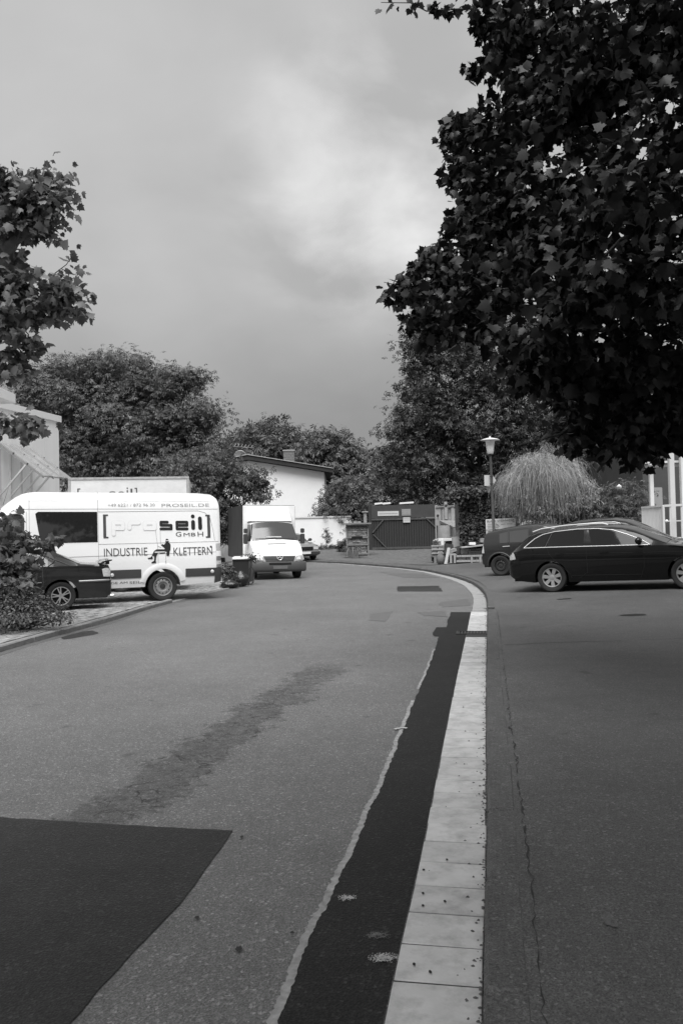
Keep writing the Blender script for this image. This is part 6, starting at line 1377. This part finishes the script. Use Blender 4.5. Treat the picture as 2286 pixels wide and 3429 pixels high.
def own_leaves(t, b, P, O, size, m, g):            # leaves that are objects of their own, one shared mesh
    lv, lf = T_MAPLE; me = bpy.data.meshes.new('leaf'); me.from_pydata([tuple(v) for v in lv.tolist()], [], [tuple(f) for f in lf.tolist()]); me.materials.append(M[m])
    X, D, N = frames(P, O, g, .55, .6, .6)
    for i in range(len(P)):
        o = bpy.data.objects.new('leaf', me); COL.objects.link(o); o.parent = t; s_ = size*g.uniform(.7, 1.2); q = Matrix((Vector(X[i])*s_, Vector(D[i])*s_, Vector(N[i])*s_)).transposed().to_4x4(); q.translation = Vector(P[i])-b; o.matrix_local = q
# ---- plane tree at the left edge
def plane_tree():
    Y = 12.6; base = (-6.9, 13.0, zbay(-6.9, 13.0)); t = empty('plane_tree', base, 0, 'pollarded plane tree with thick pale limbs leaning in beside the hall', 'tree'); b = Vector(base); g = np.random.default_rng(71); r = random.Random(71)
    lobes = [lob(70, 640, Y, 130, 75), lob(10, 700, Y, 130, 90), lob(150, 690, Y, 85, 80), lob(180, 610, Y, 45, 45), lob(120, 760, Y, 80, 45), lob(130, 985, Y, 120, 75), lob(215, 960, Y, 60, 60), lob(60, 1040, Y, 110, 60), lob(225, 1040, Y, 50, 40), lob(20, 960, Y, 80, 60), lob(60, 1140, Y, 80, 50), lob(30, 1220, Y, 60, 60), lob(60, 1270, Y, 25, 22), lob(60, 1420, Y, 80, 34), lob(140, 1405, Y, 38, 24), lob(-60, 850, Y, 110, 300), lob(-330, 820, Y, 130, 160), lob(-260, 560, Y, 120, 100)]
    P, O = crown(lobes, 5200, g, .11, 10, .35); x, y, d = project(P); cand = np.where((x > 0) & (x < 330) & (y > 480) & (y < 1480))[0]; own = g.permutation(cand)[:260]; rest = np.setdiff1d(np.arange(len(P)), own)
    V, F = leaves(P[rest], O[rest], .15, T_MAPLE, g, up=.55, droop=.55, rnd=.55)
    o = fast('crown', V-np.array(base), F, 'leaf_plane', t); tag(o, kind='stuff')
    own_leaves(t, b, P[own], O[own], .155, 'leaf_plane', g)
    trunk = [Vector(base)-b+Vector((0, 0, -.1)), Vector((.05, 0, 2.0)), Vector((.1, 0, 3.4)), at(-150, 1150, Y)-b]
    limb(t, 'trunk', trunk, .26, .20, 'bark_pale', 14)
    limb(t, 'limb', [at(-150, 1150, Y)-b, at(-40, 1000, Y)-b, at(0, 900, Y)-b, at(22, 845, Y)-b, at(50, 805, Y)-b, at(100, 765, Y)-b, at(140, 700, Y)-b], .17, .05, 'bark_pale', 12)
    limb(t, 'limb', [at(22, 845, Y)-b, at(10, 800, Y)-b, at(0, 740, Y)-b, at(-20, 640, Y)-b], .09, .04, 'bark_pale', 10)
    limb(t, 'limb', [at(-150, 1180, Y)-b, at(-40, 1120, Y)-b, at(20, 1085, Y)-b, at(90, 1050, Y)-b, at(170, 1020, Y)-b], .12, .04, 'bark_pale', 10)
    limb(t, 'limb', [at(-150, 1250, Y)-b, at(-60, 1380, Y)-b, at(40, 1410, Y)-b, at(140, 1405, Y)-b], .06, .012, 'bark_pale', 8)
    for a_, c_ in (((170, 1020), (295, 985)), ((170, 1020), (290, 1045)), ((130, 700), (245, 660)), ((130, 700), (175, 560)), ((140, 985), (240, 860)), ((90, 1080), (105, 1165)), ((40, 1150), (110, 1165))):
        limb(t, 'twig', wander(at(*a_, Y)-b, at(*c_, Y)-b, 4, .05, r), .014, .004, 'bark', 5)
        q = at(*c_, Y); n = 9; PP = np.array([q])+g.normal(0, .09, (n, 3)); OO = nrm(g.normal(0, 1, (n, 3))+np.array([[.6, -.3, -.2]])); V, F = leaves(PP, OO, .14, T_MAPLE, g); tag(fast('leaf_sprig', V-np.array(base), F, 'leaf_plane', t), kind='stuff')
plane_tree()

# ---- the big maple overhanging from the right
def big_maple():
    base = (6.6, 7.2, zpave(6.6, 7.2)); t = empty('maple_tree', base, 0, 'huge dark maple overhanging the pavement with hanging lobed leaves', 'tree'); b = Vector(base); g = np.random.default_rng(81); r = random.Random(81)
    L = []
    def add(px, py, Y, rx, rz, ry=None): L.append(lob(px, py, Y, rx, rz, ry))
    # outer edge, top to bottom
    add(1640, 60, 9.5, 90, 70); add(1740, 150, 9.0, 110, 110); add(1640, 195, 9.6, 55, 40); add(1850, 80, 8.5, 170, 130); add(1560, 430, 10, 75, 65); add(1530, 470, 10.2, 50, 60); add(1680, 450, 9.5, 130, 85); add(1580, 570, 10, 90, 55); add(1700, 600, 9, 140, 90)
    add(1590, 720, 9.8, 105, 75); add(1520, 760, 10, 55, 55); add(1700, 780, 9, 150, 110); add(1460, 880, 9.6, 75, 55); add(1560, 900, 9, 110, 80); add(1380, 960, 9.2, 65, 45); add(1330, 985, 9.0, 40, 30); add(1420, 1030, 9.0, 80, 55); add(1480, 1100, 8.8, 80, 45); add(1560, 1020, 8.6, 110, 75)
    add(1700, 960, 8.2, 140, 110); add(1690, 1110, 7.4, 90, 55); add(1780, 1160, 7.2, 130, 75); add(1850, 1230, 7.4, 130, 70); add(1980, 1080, 6.6, 170, 120); add(1930, 1330, 8.0, 110, 70); add(2060, 1290, 7.4, 160, 100); add(2200, 1180, 6.4, 160, 140)
    add(2000, 1420, 8.6, 110, 60); add(2130, 1400, 8.0, 140, 75); add(2240, 1330, 7.0, 130, 120); add(2080, 1495, 8.4, 100, 40); add(2210, 1470, 7.6, 110, 45); add(1960, 1470, 9.0, 70, 36)
    add(1900, 350, 8.0, 190, 160); add(2080, 200, 7.2, 200, 190); add(2240, 420, 6.4, 180, 200); add(1950, 640, 7.4, 190, 160); add(2150, 720, 6.0, 190, 180); add(1880, 860, 7.4, 160, 130); add(2080, 930, 6.0, 180, 130); add(2250, 940, 5.6, 120, 150); add(2230, 90, 7, 160, 140)
    vis = len(L)
    # overhead, behind and beside the camera: rest of the crown, outside the frame, with lobes added to shade the near ground
    for c, q in (((5.2, 5.6, 8.0), (2.4, 2.6, 2.2)), ((3.4, 2.6, 6.4), (2.2, 2.0, 1.5)), ((6.5, 3.5, 6.5), (3, 3, 2.4)), ((9.5, 6, 6.5), (3, 3.5, 3)), ((9.5, 10, 7), (3, 3, 3.2)), ((7.4, 7.4, 10), (3, 3, 2.0)), ((4.0, .2, 6.4), (2.6, 2.4, 1.8)), ((7.5, .5, 6), (2.8, 2.6, 2.6)), ((1.8, .6, 6.9), (1.6, 1.8, 1.2)), ((-.6, .2, 7.4), (1.8, 2.0, 1.0)), ((-2.4, -1.2, 8.2), (2.0, 2.2, 1.2)), ((.5, -2.6, 9), (2.6, 2.2, 1.6)), ((5, -3.5, 7), (3, 2.4, 2.4)), ((8.0, 3.6, 4.4), (2.6, 2.6, 2.2)), ((8.5, 8.5, 4.6), (2.4, 2.6, 2.0)), ((5.2, 1.4, 4.6), (2.0, 1.8, 1.5)), ((.5, 1.0, 6.9), (3.2, 1.4, .9)), ((3.6, 1.6, 4.9), (2.0, 1.1, .8)), ((-2.2, .3, 7.4), (2.0, 2.0, .9))): L.append((c, q))
    P, O = crown(L[:vis], 14000, g, .135, 16, .35); P2, O2 = crown(L[vis:], 21000, g, .3, 14, .35)
    # keep the overhead mass out of the sky that the picture shows open
    x, y, d = project(P2); bad = (d > .2) & (x < 1750) & (y > -60); P2, O2 = P2[~bad], O2[~bad]
    x, y, d = project(P); sil = np.interp(y, [-400, 0, 120, 170, 235, 270, 330, 400, 470, 530, 600, 680, 760, 830, 880, 930, 985, 1050, 1110, 1160], [1560, 1560, 1600, 1640, 1560, 1690, 1600, 1490, 1470, 1500, 1480, 1510, 1490, 1440, 1390, 1330, 1285, 1330, 1370, 1420])
    P, O = P[(x > sil-12) & (d > 3.0)], O[(x > sil-12) & (d > 3.0)]
    # sprigs reaching out of the crown
    tw = [((1560, 30), (1275, 8), 9.8), ((1500, 1000), (1285, 945), 9.2), ((1600, 380), (1478, 545), 10.2), ((1600, 250), (1570, 225), 9.7), ((1480, 1040), (1330, 1090), 9.0), ((1640, 1060), (1625, 1085), 7.2), ((2050, 760), (1900, 640), 6.0)]
    Ps, Os = [P], [O]
    for (a0, a1), (c0, c1), Yt in tw:
        A, C = at(a0, a1, Yt), at(c0, c1, Yt); limb(t, 'twig', wander(A-b, C-b, 5, .04, r), .012, .004, 'bark', 5)
        n = 26; u = g.random((n, 1)); q = np.array([A])*(1-u)+np.array([C])*u+g.normal(0, .05, (n, 3)); Ps.append(q); Os.append(nrm(np.repeat([np.array((C-A).normalized())], n, 0)+g.normal(0, .5, (n, 3))))
    P = np.concatenate(Ps); O = np.concatenate(Os)
    # the 280 leaves that show largest are leaves of their own
    x, y, d = project(P); inside = (x > -20) & (x < 2300) & (y > -20) & (y < 1700); score = np.where(inside, d, 99); order = np.argsort(score); big, rest = order[:280], order[280:]
    V, F = leaves(P[rest], O[rest], .118, T_MAPLE, g, up=.5, droop=.9, rnd=.8); V2, F2 = leaves(P2, O2, .30, T_MAPLE, g, up=.55, droop=.6, rnd=.5)  # unseen overhead leaves are enlarged to thicken the shade below
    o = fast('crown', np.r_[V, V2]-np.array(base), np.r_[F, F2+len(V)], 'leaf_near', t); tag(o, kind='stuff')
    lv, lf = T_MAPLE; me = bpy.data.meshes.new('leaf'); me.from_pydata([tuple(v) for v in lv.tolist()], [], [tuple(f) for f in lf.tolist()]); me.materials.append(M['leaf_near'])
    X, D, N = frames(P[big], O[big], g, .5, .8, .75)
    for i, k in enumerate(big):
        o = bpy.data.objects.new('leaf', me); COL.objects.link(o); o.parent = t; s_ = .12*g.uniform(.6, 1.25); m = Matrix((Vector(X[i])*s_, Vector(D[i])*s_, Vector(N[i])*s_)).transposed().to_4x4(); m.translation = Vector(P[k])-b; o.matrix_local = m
    limb(t, 'trunk', [(0, 0, -.1), (.05, .0, 1.2), (-.05, .05, 2.6), (.1, 0, 4.2), (0, .1, 6.2), (.1, 0, 8.5)], .34, .12, 'bark', 16)
    for l in L[::2]:
        c = Vector(l[0])-b; z0 = min(6.5, max(2.4, c.z*.62)); s_ = Vector((0, 0, z0)); mid = s_+(c-s_)*.5+Vector((0, 0, .35)); pts = [s_, s_+(mid-s_)*.5+Vector((0, 0, .12)), mid, mid+(c-mid)*.6, c]
        limb(t, 'branch', pts, .075, .012, 'bark', 7)
    for (a0, a1), (c0, c1), Yt in (((2286, 1330), (1740, 1490), 8.6), ((2286, 640), (1960, 890), 6.2), ((2286, 1120), (1900, 1180), 6.8)):
        A, C = at(a0, a1, Yt), at(c0, c1, Yt); limb(t, 'branch', wander(A-b, C-b, 6, .03, r), .03, .008, 'bark', 6)
big_maple()

# ---- the belt of trees across the street behind the viewer (mirrored in the cars)
def belt():
    g = np.random.default_rng(91); lobes = []
    for a in np.linspace(-1.5, 1.5, 30): R = g.uniform(26, 34); lobes.append(((R*math.sin(a)*1.2, -R*math.cos(a)*.9-2, g.uniform(.8, 1.6)), (3.6, 3, g.uniform(1.4, 2.6))))
    P, O = crown(lobes, 9000, g, 1.0, 10, .3); V, F = leaves(P, O, 1.3, T_SPRAY, g); o = fast('tree_belt', V, F, 'leaf_dark'); tag(o, 'belt of dark trees across the street mirrored in the parked cars', 'trees', kind='stuff')
belt()
